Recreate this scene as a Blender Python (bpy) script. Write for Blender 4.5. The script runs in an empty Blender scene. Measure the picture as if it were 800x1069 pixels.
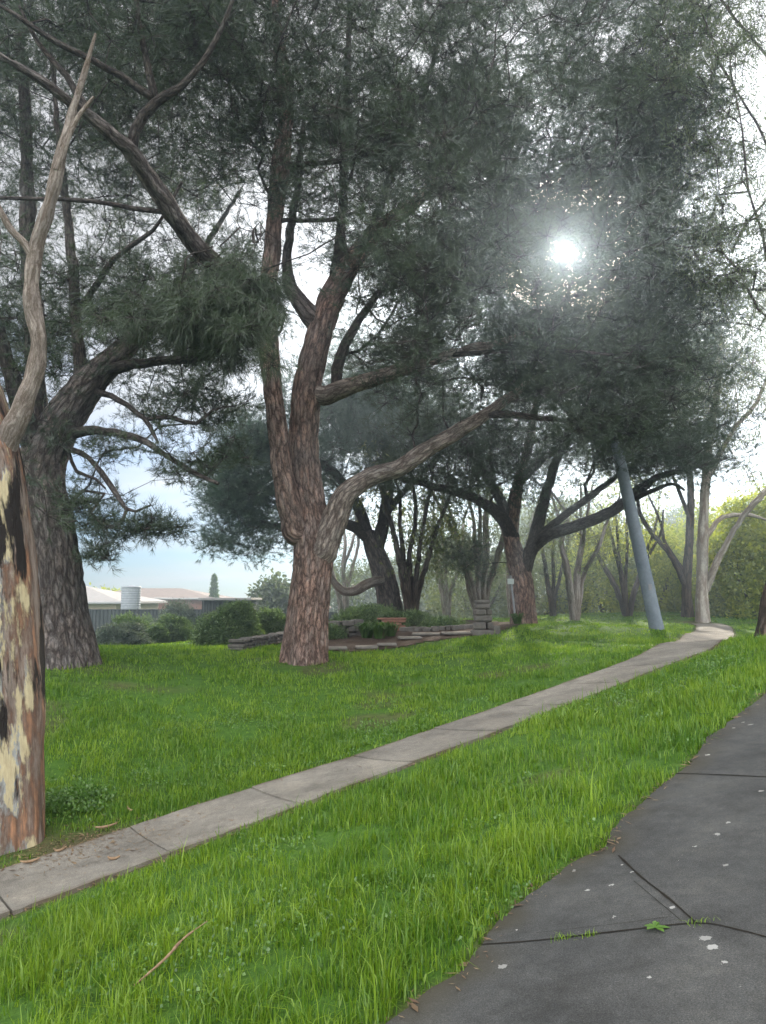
import bpy, math, random
import numpy as np
from mathutils import Vector
SEED = 7
rng = np.random.default_rng(SEED)
random.seed(SEED)
scene = bpy.context.scene
COL = scene.collection

# ------------------------------------------------------------------ camera model (photograph 800 x 1069)
F, HOR, CAMH = 785.0, 625.0, 1.6
PITCH = math.atan((HOR - 534.5) / F)
CP, SP = math.cos(PITCH), math.sin(PITCH)
CAM = np.array([0, 0, CAMH])

def ray(px, py):
    x = (px - 400) / F; z = (534.5 - py) / F
    return np.array([x, CP - z * SP, SP + z * CP])

def P(px, py, Y):
    r = ray(px, py)
    return CAM + r * (Y / r[1])

SUN_PX = (592, 263)
SUN = ray(*SUN_PX); SUN = SUN / np.linalg.norm(SUN)
SUN_EL = math.asin(SUN[2]); SUN_AZ = math.atan2(SUN[0], SUN[1])

# ------------------------------------------------------------------ numpy noise
def _hash(ix, iy, iz, s):
    h = (ix.astype(np.int64) * 374761393 + iy.astype(np.int64) * 668265263 + iz.astype(np.int64) * 2147483647 + s * 974634777) & 0xFFFFFFFF
    h = ((h ^ (h >> 13)) * 1274126177) & 0xFFFFFFFF
    h = h ^ (h >> 16)
    return (h & 0xFFFF) / 65535.0

def vnoise(p, s=0):
    p = np.asarray(p, float); i = np.floor(p); f = p - i; f = f * f * (3 - 2 * f)
    ix, iy, iz = i[..., 0], i[..., 1], i[..., 2]
    r = 0
    for dx in (0, 1):
        for dy in (0, 1):
            for dz in (0, 1):
                w = (f[..., 0] if dx else 1 - f[..., 0]) * (f[..., 1] if dy else 1 - f[..., 1]) * (f[..., 2] if dz else 1 - f[..., 2])
                r = r + w * _hash(ix + dx, iy + dy, iz + dz, s)
    return r

def n2(x, y, sc, s=0):
    return vnoise(np.stack([np.asarray(x, float) * sc, np.asarray(y, float) * sc, np.zeros_like(np.asarray(x, float)) + .37], -1), s)

# ------------------------------------------------------------------ terrain
def gp(px, py, Y):
    q = P(px, py, Y); return (q[0], q[1], q[2])
ctrl = []
for x, y in [(0, 0), (-2, 2), (2, 1), (0, 4), (3, 4), (-3.3, 6.6), (-1.6, 8), (0, 9.3), (2, 11), (3.5, 12.2), (2, 7.5), (4, 10), (5, 6), (7, 8), (-3, 3), (0, -6), (6, -3), (-5, -3), (9, 4)]:
    ctrl.append((x, y, .2 * x - .02 * y))
ctrl += [(-6, 14, .48), (-1.64, 15.7, .3), gp(735, 672, 18.5), gp(741, 666, 21), gp(746, 661, 24), gp(745, 656, 26.5), gp(742, 652, 30), gp(686, 657, 21), gp(655, 655, 24), (-3.9, 7.8, -.68), (-10, 10, .25), (-9, 5, -.6), (7.1, 14, .9), (12, 11, 1.5),
         gp(504, 662, 20), gp(545, 652, 26), gp(734, 648.5, 31), gp(400, 673, 19), gp(150, 673, 26), gp(240, 673, 22), gp(330, 665, 22), gp(620, 653, 24), gp(810, 655, 26),
         (-22, 38, -.75), (-12, 38, -.75), (-4, 38, -.5), (0, 30, .75), (18, 32, .8), (10, 38, .85), (-16, 24, .1), (-14, 16, .5)]
ctrl = np.array(ctrl)
def _phi(r):
    return np.where(r > 1e-9, r * r * np.log(np.maximum(r, 1e-9)), 0)
_n = len(ctrl)
_A = np.zeros((_n + 3, _n + 3))
_A[:_n, :_n] = _phi(np.hypot(ctrl[:, None, 0] - ctrl[None, :, 0], ctrl[:, None, 1] - ctrl[None, :, 1])) + np.eye(_n) * .04
_A[:_n, _n] = 1; _A[:_n, _n + 1:] = ctrl[:, :2]
_A[_n, :_n] = 1; _A[_n + 1:, :_n] = ctrl[:, :2].T
_w = np.linalg.solve(_A, np.concatenate([ctrl[:, 2], [0, 0, 0]]))

def H(x, y):
    x = np.asarray(x, float); y = np.asarray(y, float)
    sh = x.shape; xf, yf = x.ravel(), y.ravel()
    out = np.empty(xf.shape)
    for k in range(0, len(xf), 20000):
        a, b = xf[k:k + 20000], yf[k:k + 20000]
        out[k:k + 20000] = _phi(np.hypot(a[:, None] - ctrl[None, :, 0], b[:, None] - ctrl[None, :, 1])) @ _w[:_n] + _w[_n] + _w[_n + 1] * a + _w[_n + 2] * b
    d = np.hypot(xf, yf - 14)
    t = np.clip((d - 26) / 34, 0, 1); t = t * t * (3 - 2 * t)
    far = np.where(xf < -2, -.9, .5) + np.clip((xf + 2 + 5) / 10, 0, 1) * 0
    far = -.9 + 1.4 * np.clip((xf + 10) / 14, 0, 1)
    out = out * (1 - t) + far * t
    k = np.clip((22 - yf) / 8, .25, 1)
    out = out + ((n2(xf, yf, .9, 3) - .5) * .035 + (n2(xf, yf, .3, 4) - .5) * .05) * k
    return out.reshape(sh)

def h1(x, y):
    return float(H(np.array([x]), np.array([y]))[0])

def G(px, py):
    r = ray(px, py); t = 1.0
    ts = np.geomspace(1.0, 120, 3000)
    pts = CAM[None] + ts[:, None] * r[None]
    below = pts[:, 2] < H(pts[:, 0], pts[:, 1])
    if not below.any(): return pts[-1]
    i = int(np.argmax(below))
    a, b = pts[max(i - 1, 0)], pts[i]
    for _ in range(12):
        m = (a + b) / 2
        if m[2] < h1(m[0], m[1]): b = m
        else: a = m
    return (a + b) / 2

# ------------------------------------------------------------------ mesh helpers
def tag(o, label=None, cat=None, group=None, kind=None):
    if label: o['label'] = label
    if cat: o['category'] = cat
    if group: o['group'] = group
    if kind: o['kind'] = kind
    return o

def empty(name, loc, label, cat, group=None):
    o = bpy.data.objects.new(name, None); COL.objects.link(o)
    o.location = Vector([float(v) for v in loc]); o.empty_display_size = .2
    return tag(o, label, cat, group)

class MB:
    """collects verts and polygons and links them as ONE mesh object (world coordinates)"""
    def __init__(s):
        s.v = []; s.loops = []; s.tot = []; s.mi = []; s.at = {}; s.n = 0; s.sm = []
    def add(s, verts, faces, mi=0, smooth=True, **attrs):
        verts = np.asarray(verts, float).reshape(-1, 3); faces = np.asarray(faces, np.int64)
        if len(faces) == 0: return
        s.v.append(verts); s.loops.append((faces + s.n).ravel())
        s.tot.append(np.full(len(faces), faces.shape[1])); s.mi.append(np.full(len(faces), mi)); s.sm.append(np.full(len(faces), smooth))
        for k, a in attrs.items():
            s.at.setdefault(k, []).append((s.n, np.asarray(a, float)))
        s.n += len(verts)
    def box(s, c, d, rz=0, mi=0, bev=0.0, rot=None):
        c = np.asarray(c, float); d = np.asarray(d, float) / 2
        b = min(bev, *(d * .9)) if bev else 0
        if not b:
            v = np.array([[x, y, z] for x in (-1, 1) for y in (-1, 1) for z in (-1, 1)], float) * d
            f = [[0, 1, 3, 2], [4, 6, 7, 5], [0, 4, 5, 1], [2, 3, 7, 6], [0, 2, 6, 4], [1, 5, 7, 3]]
            v = _rot(v, rz, rot) + c
            s.add(v, f, mi, False); return
        v = []; idx = {}
        for sx in (-1, 1):
            for sy in (-1, 1):
                for sz in (-1, 1):
                    for ax in range(3):
                        q = np.array([sx, sy, sz], float) * d
                        for k in range(3):
                            if k != ax: q[k] -= np.array([sx, sy, sz])[k] * b
                        idx[(sx, sy, sz, ax)] = len(v); v.append(q)
        f = []
        for ax in range(3):
            for sg in (-1, 1):
                a, e = [k for k in range(3) if k != ax]
                cs = []
                for (p, q) in ((-1, -1), (1, -1), (1, 1), (-1, 1)):
                    t = [0, 0, 0]; t[ax] = sg; t[a] = p; t[e] = q
                    cs.append(idx[(*t, ax)])
                f.append(cs if (sg > 0) == (ax != 1) else cs[::-1])
        for ax in range(3):
            a, e = [k for k in range(3) if k != ax]
            for p in (-1, 1):
                for q in (-1, 1):
                    t0 = [0, 0, 0]; t0[a] = p; t0[e] = q; t1 = list(t0); t0[ax] = -1; t1[ax] = 1
                    f.append([idx[(*t0, a)], idx[(*t1, a)], idx[(*t1, e)], idx[(*t0, e)]])
        tri = [[idx[(sx, sy, sz, 0)], idx[(sx, sy, sz, 1)], idx[(sx, sy, sz, 2)], idx[(sx, sy, sz, 2)]] for sx in (-1, 1) for sy in (-1, 1) for sz in (-1, 1)]
        v = _rot(np.array(v), rz, rot) + c
        n0 = s.n
        s.add(v, f, mi, False)
        s.add(v, [t[:3] for t in tri], mi, False)
    def build(s, name, mats, parent=None):
        me = bpy.data.meshes.new(name)
        if s.n:
            V = np.concatenate(s.v).astype(np.float32)
            o_loc = np.zeros(3)
            if parent is not None:
                o_loc = np.array(world_loc(parent))
                V = V - o_loc.astype(np.float32)
            L = np.concatenate(s.loops).astype(np.int32); T = np.concatenate(s.tot).astype(np.int32)
            me.vertices.add(len(V)); me.vertices.foreach_set('co', V.ravel())
            me.loops.add(len(L)); me.loops.foreach_set('vertex_index', L)
            me.polygons.add(len(T)); me.polygons.foreach_set('loop_start', np.concatenate([[0], np.cumsum(T)[:-1]]).astype(np.int32))
            try: me.polygons.foreach_set('loop_total', T)
            except Exception: pass
            me.polygons.foreach_set('material_index', np.concatenate(s.mi).astype(np.int32))
            me.polygons.foreach_set('use_smooth', np.concatenate(s.sm).astype(bool))
            for k, lst in s.at.items():
                vec = lst[0][1].ndim == 2
                A = np.zeros((len(V), 3) if vec else len(V), np.float32)
                for st, a in lst: A[st:st + len(a)] = a
                at = me.attributes.new(k, 'FLOAT_VECTOR' if vec else 'FLOAT', 'POINT')
                at.data.foreach_set('vector' if vec else 'value', A.ravel())
            me.update(calc_edges=True)
            me.validate()
        for m in (mats if isinstance(mats, (list, tuple)) else [mats]): me.materials.append(m)
        o = bpy.data.objects.new(name, me); COL.objects.link(o)
        if parent is not None: o.parent = parent
        return o

def world_loc(o):
    l = Vector(o.location)
    while o.parent is not None:
        o = o.parent; l = l + o.location
    return l

def _rot(v, rz=0, rot=None):
    if rot is not None:
        v = v @ np.array(rot).T
    if rz:
        c, s = math.cos(rz), math.sin(rz)
        v = v @ np.array([[c, -s, 0], [s, c, 0], [0, 0, 1]]).T
    return v

def euler(rx=0, ry=0, rz=0):
    from mathutils import Euler
    return np.array(Euler((rx, ry, rz)).to_matrix())

def resample(pts, rad, step):
    pts = np.asarray(pts, float); rad = np.asarray(rad, float)
    if len(pts) == 2:
        n = max(2, int(np.linalg.norm(pts[1] - pts[0]) / step) + 1); t = np.linspace(0, 1, n)
        return pts[0] + t[:, None] * (pts[1] - pts[0]), rad[0] + t * (rad[1] - rad[0])
    ext = np.vstack([2 * pts[0] - pts[1], pts, 2 * pts[-1] - pts[-2]])
    op, orr = [], []
    for i in range(len(pts) - 1):
        p0, p1, p2, p3 = ext[i:i + 4]
        n = max(1, int(round(np.linalg.norm(p2 - p1) / step)))
        t = (np.arange(n) / n)[:, None]
        op.append(.5 * (2 * p1 + (p2 - p0) * t + (2 * p0 - 5 * p1 + 4 * p2 - p3) * t ** 2 + (3 * p1 - p0 - 3 * p2 + p3) * t ** 3))
        orr.append(rad[i] + (rad[i + 1] - rad[i]) * t[:, 0])
    op.append(pts[-1:]); orr.append(rad[-1:])
    return np.vstack(op), np.concatenate(orr)

def tube(mb, pts, rad, sides, mi=0, cap=False, disp=None, tint=0.0, s0=0.0):
    pts = np.asarray(pts, float); rad = np.asarray(rad, float)
    T = np.gradient(pts, axis=0); T /= np.maximum(np.linalg.norm(T, axis=1)[:, None], 1e-9)
    m = np.abs(T).mean(0); ref = np.eye(3)[int(np.argmin(m))]
    N = np.cross(T, ref); N /= np.maximum(np.linalg.norm(N, axis=1)[:, None], 1e-9)
    B = np.cross(T, N)
    th = np.arange(sides) * 2 * math.pi / sides
    seg = np.concatenate([[0], np.cumsum(np.linalg.norm(np.diff(pts, axis=0), axis=1))]) + s0
    R = np.repeat(rad[:, None], sides, 1)
    c, s_ = np.cos(th), np.sin(th)
    bark = np.stack([R * c, R * s_, np.repeat(seg[:, None], sides, 1)], -1)
    if disp is not None: R = R + disp(bark, th[None, :], seg[:, None], R)
    V = pts[:, None] + R[..., None] * (N[:, None] * c[None, :, None] + B[:, None] * s_[None, :, None])
    n = len(pts)
    i = np.arange(n - 1)[:, None] * sides; j = np.arange(sides)[None]; j2 = (j + 1) % sides
    f = np.stack([i + j, i + j2, i + sides + j2, i + sides + j], -1).reshape(-1, 4)
    mb.add(V.reshape(-1, 3), f, mi, True, bark=bark.reshape(-1, 3), tint=np.full(n * sides, tint))
    if cap:
        for e, rev in ((0, True), (n - 1, False)):
            cv = np.vstack([V[e], pts[e] + (T[e] * rad[e] * (.25 if not rev else -.1))])
            ff = np.stack([np.arange(sides), (np.arange(sides) + 1) % sides, np.full(sides, sides)], -1)
            mb.add(cv, ff[:, ::-1] if rev else ff, mi, True, bark=np.vstack([bark[e], bark[e].mean(0)]), tint=np.full(sides + 1, tint))

# ------------------------------------------------------------------ materials
def mat(name):
    m = bpy.data.materials.new(name); m.use_nodes = True
    nt = m.node_tree; nt.nodes.clear()
    return m, nt

def N(nt, t, **kw):
    n = nt.nodes.new(t)
    for k, v in kw.items():
        if k.startswith('_'): setattr(n, k[1:], v)
        else:
            kk = k.replace('__', ' ')
            n.inputs[kk].default_value = v
    return n

def ramp(nt, fac, stops, interp='LINEAR'):
    r = nt.nodes.new('ShaderNodeValToRGB'); r.color_ramp.interpolation = interp
    el = r.color_ramp.elements
    while len(el) > len(stops): el.remove(el[-1])
    while len(el) < len(stops): el.new(.5)
    for e, (p, c) in zip(el, stops):
        e.position = p; e.color = (*c, 1) if len(c) == 3 else c
    nt.links.new(fac, r.inputs[0]); return r.outputs[0]

def mixc(nt, fac, a, b, mode='MIX'):
    m = nt.nodes.new('ShaderNodeMix'); m.data_type = 'RGBA'; m.blend_type = mode
    for s, v in ((m.inputs[0], fac), (m.inputs[6], a), (m.inputs[7], b)):
        if hasattr(v, 'is_linked') or hasattr(v, 'links'): nt.links.new(v, s)
        else: s.default_value = v if not isinstance(v, tuple) or len(v) == 4 else (*v, 1)
    return m.outputs[2]

def math_(nt, op, a, b=None, clamp=False):
    m = nt.nodes.new('ShaderNodeMath'); m.operation = op; m.use_clamp = clamp
    for i, v in enumerate((a, b)):
        if v is None: continue
        if hasattr(v, 'links'): nt.links.new(v, m.inputs[i])
        else: m.inputs[i].default_value = v
    return m.outputs[0]

def mapping(nt, vec, scale=(1, 1, 1), loc=(0, 0, 0)):
    m = nt.nodes.new('ShaderNodeMapping'); m.inputs['Scale'].default_value = scale; m.inputs['Location'].default_value = loc
    nt.links.new(vec, m.inputs['Vector']); return m.outputs[0]

def noise(nt, vec, scale, detail=4, rough=.55, out='Fac'):
    n = nt.nodes.new('ShaderNodeTexNoise'); n.inputs['Scale'].default_value = scale; n.inputs['Detail'].default_value = detail; n.inputs['Roughness'].default_value = rough
    if vec is not None: nt.links.new(vec, n.inputs['Vector'])
    return n.outputs[out]

def attr(nt, name, out='Fac'):
    a = nt.nodes.new('ShaderNodeAttribute'); a.attribute_name = name; return a.outputs[out]

def objc(nt):
    return nt.nodes.new('ShaderNodeTexCoord').outputs['Object']

def geop(nt):
    return nt.nodes.new('ShaderNodeNewGeometry').outputs['Position']

def finish(nt, color, rough=.8, bump=None, bstr=.4, bdist=.02, spec=.3, metal=0):
    b = nt.nodes.new('ShaderNodeBsdfPrincipled'); o = nt.nodes.new('ShaderNodeOutputMaterial')
    if hasattr(color, 'links'): nt.links.new(color, b.inputs['Base Color'])
    else: b.inputs['Base Color'].default_value = (*color, 1)
    if hasattr(rough, 'links'): nt.links.new(rough, b.inputs['Roughness'])
    else: b.inputs['Roughness'].default_value = rough
    b.inputs['Specular IOR Level'].default_value = spec; b.inputs['Metallic'].default_value = metal
    if bump is not None:
        u = nt.nodes.new('ShaderNodeBump'); u.inputs['Strength'].default_value = bstr; u.inputs['Distance'].default_value = bdist
        nt.links.new(bump, u.inputs['Height']); nt.links.new(u.outputs[0], b.inputs['Normal'])
    nt.links.new(b.outputs[0], o.inputs[0])

def leaf_mat(name, dark, light, trans=.35, tcol=None, gloss=.06, woody=False):
    m, nt = mat(name)
    t = attr(nt, 'tint')
    c = ramp(nt, t, [(0, dark), (1, light)])
    d = nt.nodes.new('ShaderNodeBsdfDiffuse'); nt.links.new(c, d.inputs[0])
    tr = nt.nodes.new('ShaderNodeBsdfTranslucent')
    tc = mixc(nt, 1.0, c, (*(tcol or (1.2, 1.3, .6)), 1), 'MULTIPLY'); nt.links.new(tc, tr.inputs[0])
    ms = nt.nodes.new('ShaderNodeMixShader'); ms.inputs[0].default_value = trans
    nt.links.new(d.outputs[0], ms.inputs[1]); nt.links.new(tr.outputs[0], ms.inputs[2])
    g = nt.nodes.new('ShaderNodeBsdfGlossy'); g.inputs['Roughness'].default_value = .45; g.inputs[0].default_value = (.8, .8, .8, 1)
    m2 = nt.nodes.new('ShaderNodeMixShader'); m2.inputs[0].default_value = gloss
    nt.links.new(ms.outputs[0], m2.inputs[1]); nt.links.new(g.outputs[0], m2.inputs[2])
    o = nt.nodes.new('ShaderNodeOutputMaterial'); nt.links.new(m2.outputs[0], o.inputs[0])
    return m

def bark_mat(name, plate, plate2, crack, scale=9, stretch=.3, bstr=.9):
    m, nt = mat(name)
    v = attr(nt, 'bark', 'Vector')
    w = noise(nt, mapping(nt, v, (3, 3, 1.2)), 3.0, 6, .7, 'Color')
    vv = nt.nodes.new('ShaderNodeVectorMath'); vv.operation = 'MULTIPLY_ADD'; vv.inputs[1].default_value = (.15, .15, .35)
    nt.links.new(w, vv.inputs[0]); nt.links.new(v, vv.inputs[2])
    mp = mapping(nt, vv.outputs[0], (1, 1, stretch))
    def vor(sc, feat):
        q = nt.nodes.new('ShaderNodeTexVoronoi'); q.feature = feat; q.inputs['Scale'].default_value = sc
        nt.links.new(mp, q.inputs['Vector']); return q
    vo = vor(scale, 'DISTANCE_TO_EDGE'); vo2 = vor(scale * 2.3, 'DISTANCE_TO_EDGE'); vc = vor(scale * 1.6, 'F1')
    fine = noise(nt, mapping(nt, v, (1, 1, .28)), 45, 6, .72)
    mid = noise(nt, mapping(nt, v, (1, 1, .4)), 9, 5, .65)
    wob = math_(nt, 'ADD', math_(nt, 'MULTIPLY', math_(nt, 'SUBTRACT', fine, .5), .22), math_(nt, 'MULTIPLY', math_(nt, 'SUBTRACT', mid, .5), .30))
    e1 = ramp(nt, math_(nt, 'ADD', vo.outputs['Distance'], wob), [(.0, (0, 0, 0)), (.07, (.45, .45, .45)), (.24, (1, 1, 1))])
    e2 = ramp(nt, math_(nt, 'ADD', vo2.outputs['Distance'], wob), [(.0, (.45, .45, .45)), (.12, (1, 1, 1))])
    cr = mixc(nt, 1.0, e1, e2, 'MULTIPLY')
    sep = nt.nodes.new('ShaderNodeSeparateColor'); nt.links.new(vc.outputs['Color'], sep.inputs[0])
    pc = mixc(nt, sep.outputs[0], plate, plate2)
    pc = mixc(nt, .6, pc, ramp(nt, fine, [(.25, (.4, .38, .38)), (.75, (1.45, 1.45, 1.45))]), 'MULTIPLY')
    pc = mixc(nt, .55, pc, ramp(nt, mid, [(.3, (.55, .52, .5)), (.7, (1.35, 1.35, 1.35))]), 'MULTIPLY')
    big = noise(nt, v, 1.3, 4)
    pc = mixc(nt, math_(nt, 'MULTIPLY', ramp(nt, big, [(.42, (0, 0, 0)), (.65, (1, 1, 1))]), .5), pc, (.17, .165, .155, 1))
    c = mixc(nt, cr, crack, pc)
    hgt = math_(nt, 'ADD', math_(nt, 'MULTIPLY', cr, 1.0), math_(nt, 'MULTIPLY', fine, .6))
    finish(nt, c, .9, hgt, bstr, .035, .15)
    return m

def simple_mat(name, c1, c2, scale=6, rough=.8, bstr=.2, coord='obj', spec=.3, stretch=(1, 1, 1), detail=6, bdist=.01, metal=0):
    m, nt = mat(name)
    v = mapping(nt, objc(nt) if coord == 'obj' else geop(nt), stretch)
    f = noise(nt, v, scale, detail, .6)
    f2 = noise(nt, v, scale * 7, 3, .6)
    c = ramp(nt, f, [(.3, c1), (.7, c2)])
    c = mixc(nt, .35, c, ramp(nt, f2, [(.3, (.55, .55, .55)), (.7, (1.25, 1.25, 1.25))]), 'MULTIPLY')
    finish(nt, c, rough, math_(nt, 'ADD', f2, f), bstr, bdist, spec, metal)
    return m

M = {}
M['pine_bark'] = bark_mat('pine_bark', (.41, .265, .205, 1), (.32, .25, .215, 1), (.075, .048, .038, 1), 11, .22)
M['pine_bark_grey'] = bark_mat('pine_bark_grey', (.23, .19, .165, 1), (.18, .165, .155, 1), (.05, .04, .035, 1), 9, .24)
M['pine_bark_pale'] = bark_mat('pine_bark_pale', (.46, .385, .325, 1), (.38, .335, .295, 1), (.10, .075, .062, 1), 12, .22)
M['branch_bark'] = bark_mat('branch_bark', (.10, .082, .068, 1), (.075, .067, .06, 1), (.025, .02, .017, 1), 16, .3, .6)
M['gum_bark'] = bark_mat('gum_bark', (.34, .31, .27, 1), (.22, .19, .165, 1), (.10, .075, .055, 1), 5, .12, .35)
M['pale_gum_bark'] = bark_mat('pale_gum_bark', (.46, .43, .37, 1), (.33, .31, .27, 1), (.17, .13, .10, 1), 4, .12, .3)
M['dark_gum_bark'] = bark_mat('dark_gum_bark', (.13, .09, .065, 1), (.09, .07, .055, 1), (.025, .02, .015, 1), 9, .15, .8)
M['needles'] = leaf_mat('needles', (.020, .036, .022), (.048, .072, .034), .3)
M['needles_blue'] = leaf_mat('needles_blue', (.038, .070, .052), (.085, .125, .082), .3, (1.0, 1.2, .8))
M['gum_leaf'] = leaf_mat('gum_leaf', (.055, .080, .028), (.135, .155, .045), .48, (1.4, 1.4, .6))
M['gum_leaf_grey'] = leaf_mat('gum_leaf_grey', (.06, .085, .045), (.125, .15, .07), .42)
M['bush_leaf'] = leaf_mat('bush_leaf', (.11, .165, .024), (.30, .34, .05), .58, (1.6, 1.5, .5))
M['shrub_leaf'] = leaf_mat('shrub_leaf', (.05, .092, .036), (.15, .22, .075), .3)
M['shrub_grey'] = leaf_mat('shrub_grey', (.06, .085, .065), (.12, .15, .11), .2)
M['grass'] = leaf_mat('grass', (.056, .145, .010), (.22, .33, .030), .45, (1.35, 1.3, .5), .03)
M['strap'] = leaf_mat('strap', (.035, .09, .015), (.08, .16, .03), .35)
M['weed'] = leaf_mat('weed', (.05, .125, .018), (.12, .23, .035), .35)

def gum_trunk_mat():
    m, nt = mat('peeling_gum_bark')
    v = attr(nt, 'bark', 'Vector')
    lo = noise(nt, mapping(nt, v, (1.7, 1.7, .55), (3.1, .4, 1.7)), 2.2, 6, .62)
    mid = noise(nt, mapping(nt, v, (3.2, 3.2, .8), (.3, 2.4, .9)), 2.0, 7, .68)
    fine = noise(nt, mapping(nt, v, (1, 1, .3)), 30, 6, .7)
    edge = noise(nt, mapping(nt, v, (1, 1, .25)), 12, 6, .7)
    fib = noise(nt, mapping(nt, v, (1, 1, .07)), 22, 6, .7)
    base = ramp(nt, mid, [(.30, (.34, .18, .10)), (.40, (.25, .14, .085)), (.48, (.13, .085, .062)), (.58, (.22, .18, .15)), (.68, (.17, .14, .12))])
    base = mixc(nt, .75, base, ramp(nt, fib, [(.3, (.35, .32, .3)), (.7, (1.4, 1.38, 1.35))]), 'MULTIPLY')
    smooth = ramp(nt, math_(nt, 'ADD', math_(nt, 'MULTIPLY', lo, .55), math_(nt, 'MULTIPLY', edge, .45)), [(.38, (.43, .36, .215)), (.49, (.38, .33, .205)), (.505, (.25, .255, .24)), (.57, (.21, .215, .205)), (.60, (.36, .30, .19))], 'LINEAR')
    # the flank turned to the lawn is rough, split and charred, the other one smooth and cream
    sx = nt.nodes.new('ShaderNodeSeparateXYZ'); nt.links.new(nt.nodes.new('ShaderNodeTexCoord').outputs['Normal'], sx.inputs[0])
    zc = math_(nt, 'ADD', math_(nt, 'MULTIPLY', sx.outputs[0], .33), math_(nt, 'ADD', math_(nt, 'MULTIPLY', math_(nt, 'SUBTRACT', lo, .5), .8), math_(nt, 'MULTIPLY', math_(nt, 'SUBTRACT', edge, .5), .25)))
    sel = ramp(nt, zc, [(.20, (1, 1, 1)), (.25, (0, 0, 0))])
    c = mixc(nt, sel, base, smooth)
    blk = noise(nt, mapping(nt, v, (1.6, 1.6, .30), (7.7, 1.2, 4.4)), 2.6, 6, .62)
    bz = math_(nt, 'ADD', blk, math_(nt, 'MULTIPLY', sx.outputs[0], .05))
    bsel = ramp(nt, bz, [(.575, (0, 0, 0)), (.62, (1, 1, 1))])
    c = mixc(nt, bsel, c, (.016, .013, .011, 1))
    c = mixc(nt, .5, c, ramp(nt, fine, [(.25, (.5, .47, .45)), (.7, (1.25, 1.25, 1.25))]), 'MULTIPLY')
    h = math_(nt, 'ADD', math_(nt, 'MULTIPLY', sel, .5), math_(nt, 'ADD', math_(nt, 'MULTIPLY', fib, .7), math_(nt, 'MULTIPLY', bsel, -.8)))
    finish(nt, c, .85, h, .8, .03, .2)
    return m
M['gum_trunk'] = gum_trunk_mat()
M['dead_wood'] = bark_mat('dead_wood', (.34, .295, .25, 1), (.26, .225, .195, 1), (.11, .085, .065, 1), 26, .05, .5)

def ground_mat():
    m, nt = mat('turf_soil')
    p = geop(nt)
    a = noise(nt, p, .5, 5, .6); b = noise(nt, p, 9, 5, .65); c_ = noise(nt, p, 60, 3, .6)
    green = ramp(nt, b, [(.25, (.03, .075, .012)), (.75, (.075, .15, .022))])
    soil = ramp(nt, b, [(.3, (.05, .036, .024)), (.7, (.12, .085, .055))])
    d = attr(nt, 'bare')
    c = mixc(nt, d, green, soil)
    c = mixc(nt, .5, c, ramp(nt, c_, [(.3, (.5, .5, .5)), (.7, (1.3, 1.3, 1.3))]), 'MULTIPLY')
    finish(nt, c, .95, math_(nt, 'ADD', b, c_), .6, .03, .1)
    return m
M['ground'] = ground_mat()

def concrete_mat(name, c1, c2, spots=False, dark=None):
    m, nt = mat(name)
    p = geop(nt)
    a = noise(nt, p, 1.1, 5, .6); b = noise(nt, p, 14, 6, .65); g = noise(nt, p, 160, 3, .7)
    c = ramp(nt, a, [(.3, c1), (.7, c2)])
    c = mixc(nt, .6, c, ramp(nt, b, [(.25, (.6, .6, .6)), (.75, (1.25, 1.25, 1.25))]), 'MULTIPLY')
    st = noise(nt, p, 2.6, 7, .7)
    c = mixc(nt, .7, c, ramp(nt, st, [(.32, (.55, .54, .52)), (.5, (1, 1, 1)), (.7, (1.25, 1.22, 1.16))]), 'MULTIPLY')
    g2_ = noise(nt, p, 330, 2, .6)
    c = mixc(nt, .9, c, ramp(nt, g, [(.3, (.45, .45, .45)), (.7, (1.5, 1.5, 1.5))]), 'MULTIPLY')
    c = mixc(nt, .8, c, ramp(nt, g2_, [(.35, (.6, .6, .6)), (.6, (1, 1, 1)), (.68, (2.0, 1.95, 1.8))]), 'MULTIPLY')
    t = attr(nt, 'tint')
    c = mixc(nt, .8, c, ramp(nt, t, [(0, (.8, .8, .8)), (1, (1.15, 1.14, 1.1))]), 'MULTIPLY')
    if dark: c = mixc(nt, ramp(nt, attr(nt, 'edge'), [(.0, (0, 0, 0)), (1, (1, 1, 1))]), c, dark)
    if spots:
        vo = nt.nodes.new('ShaderNodeTexVoronoi'); vo.inputs['Scale'].default_value = 7.5; vo.inputs['Randomness'].default_value = 1
        w = nt.nodes.new('ShaderNodeVectorMath'); w.operation = 'MULTIPLY_ADD'; w.inputs[1].default_value = (.035, .035, .035)
        nt.links.new(noise(nt, p, 60, 2, .5, 'Color'), w.inputs[0]); nt.links.new(p, w.inputs[2]); nt.links.new(w.outputs[0], vo.inputs['Vector'])
        sep = nt.nodes.new('ShaderNodeSeparateColor'); nt.links.new(vo.outputs['Color'], sep.inputs[0])
        size = math_(nt, 'MULTIPLY', math_(nt, 'POWER', sep.outputs[0], 3.0), .21)
        thr = math_(nt, 'LESS_THAN', vo.outputs['Distance'], size)
        c = mixc(nt, math_(nt, 'MULTIPLY', thr, math_(nt, 'ADD', .35, math_(nt, 'MULTIPLY', sep.outputs[1], .55))), c, (.40, .40, .37, 1))
    finish(nt, c, .9, math_(nt, 'ADD', math_(nt, 'MULTIPLY', g, .8), b), .7, .008, .25)
    return m
M['path'] = concrete_mat('path_concrete', (.155, .143, .122), (.255, .238, .205), dark=(.10, .075, .05, 1))
M['drive'] = concrete_mat('drive_concrete', (.054, .056, .055), (.092, .093, .089), True, dark=(.05, .045, .03, 1))
M['joint'] = simple_mat('joint', (.012, .011, .009), (.03, .025, .018), 20, .95, .3, 'geo', .1)
M['mulch'] = simple_mat('mulch', (.055, .038, .028), (.13, .095, .07), 22, .95, .8, 'geo', .1, bdist=.03)
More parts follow.
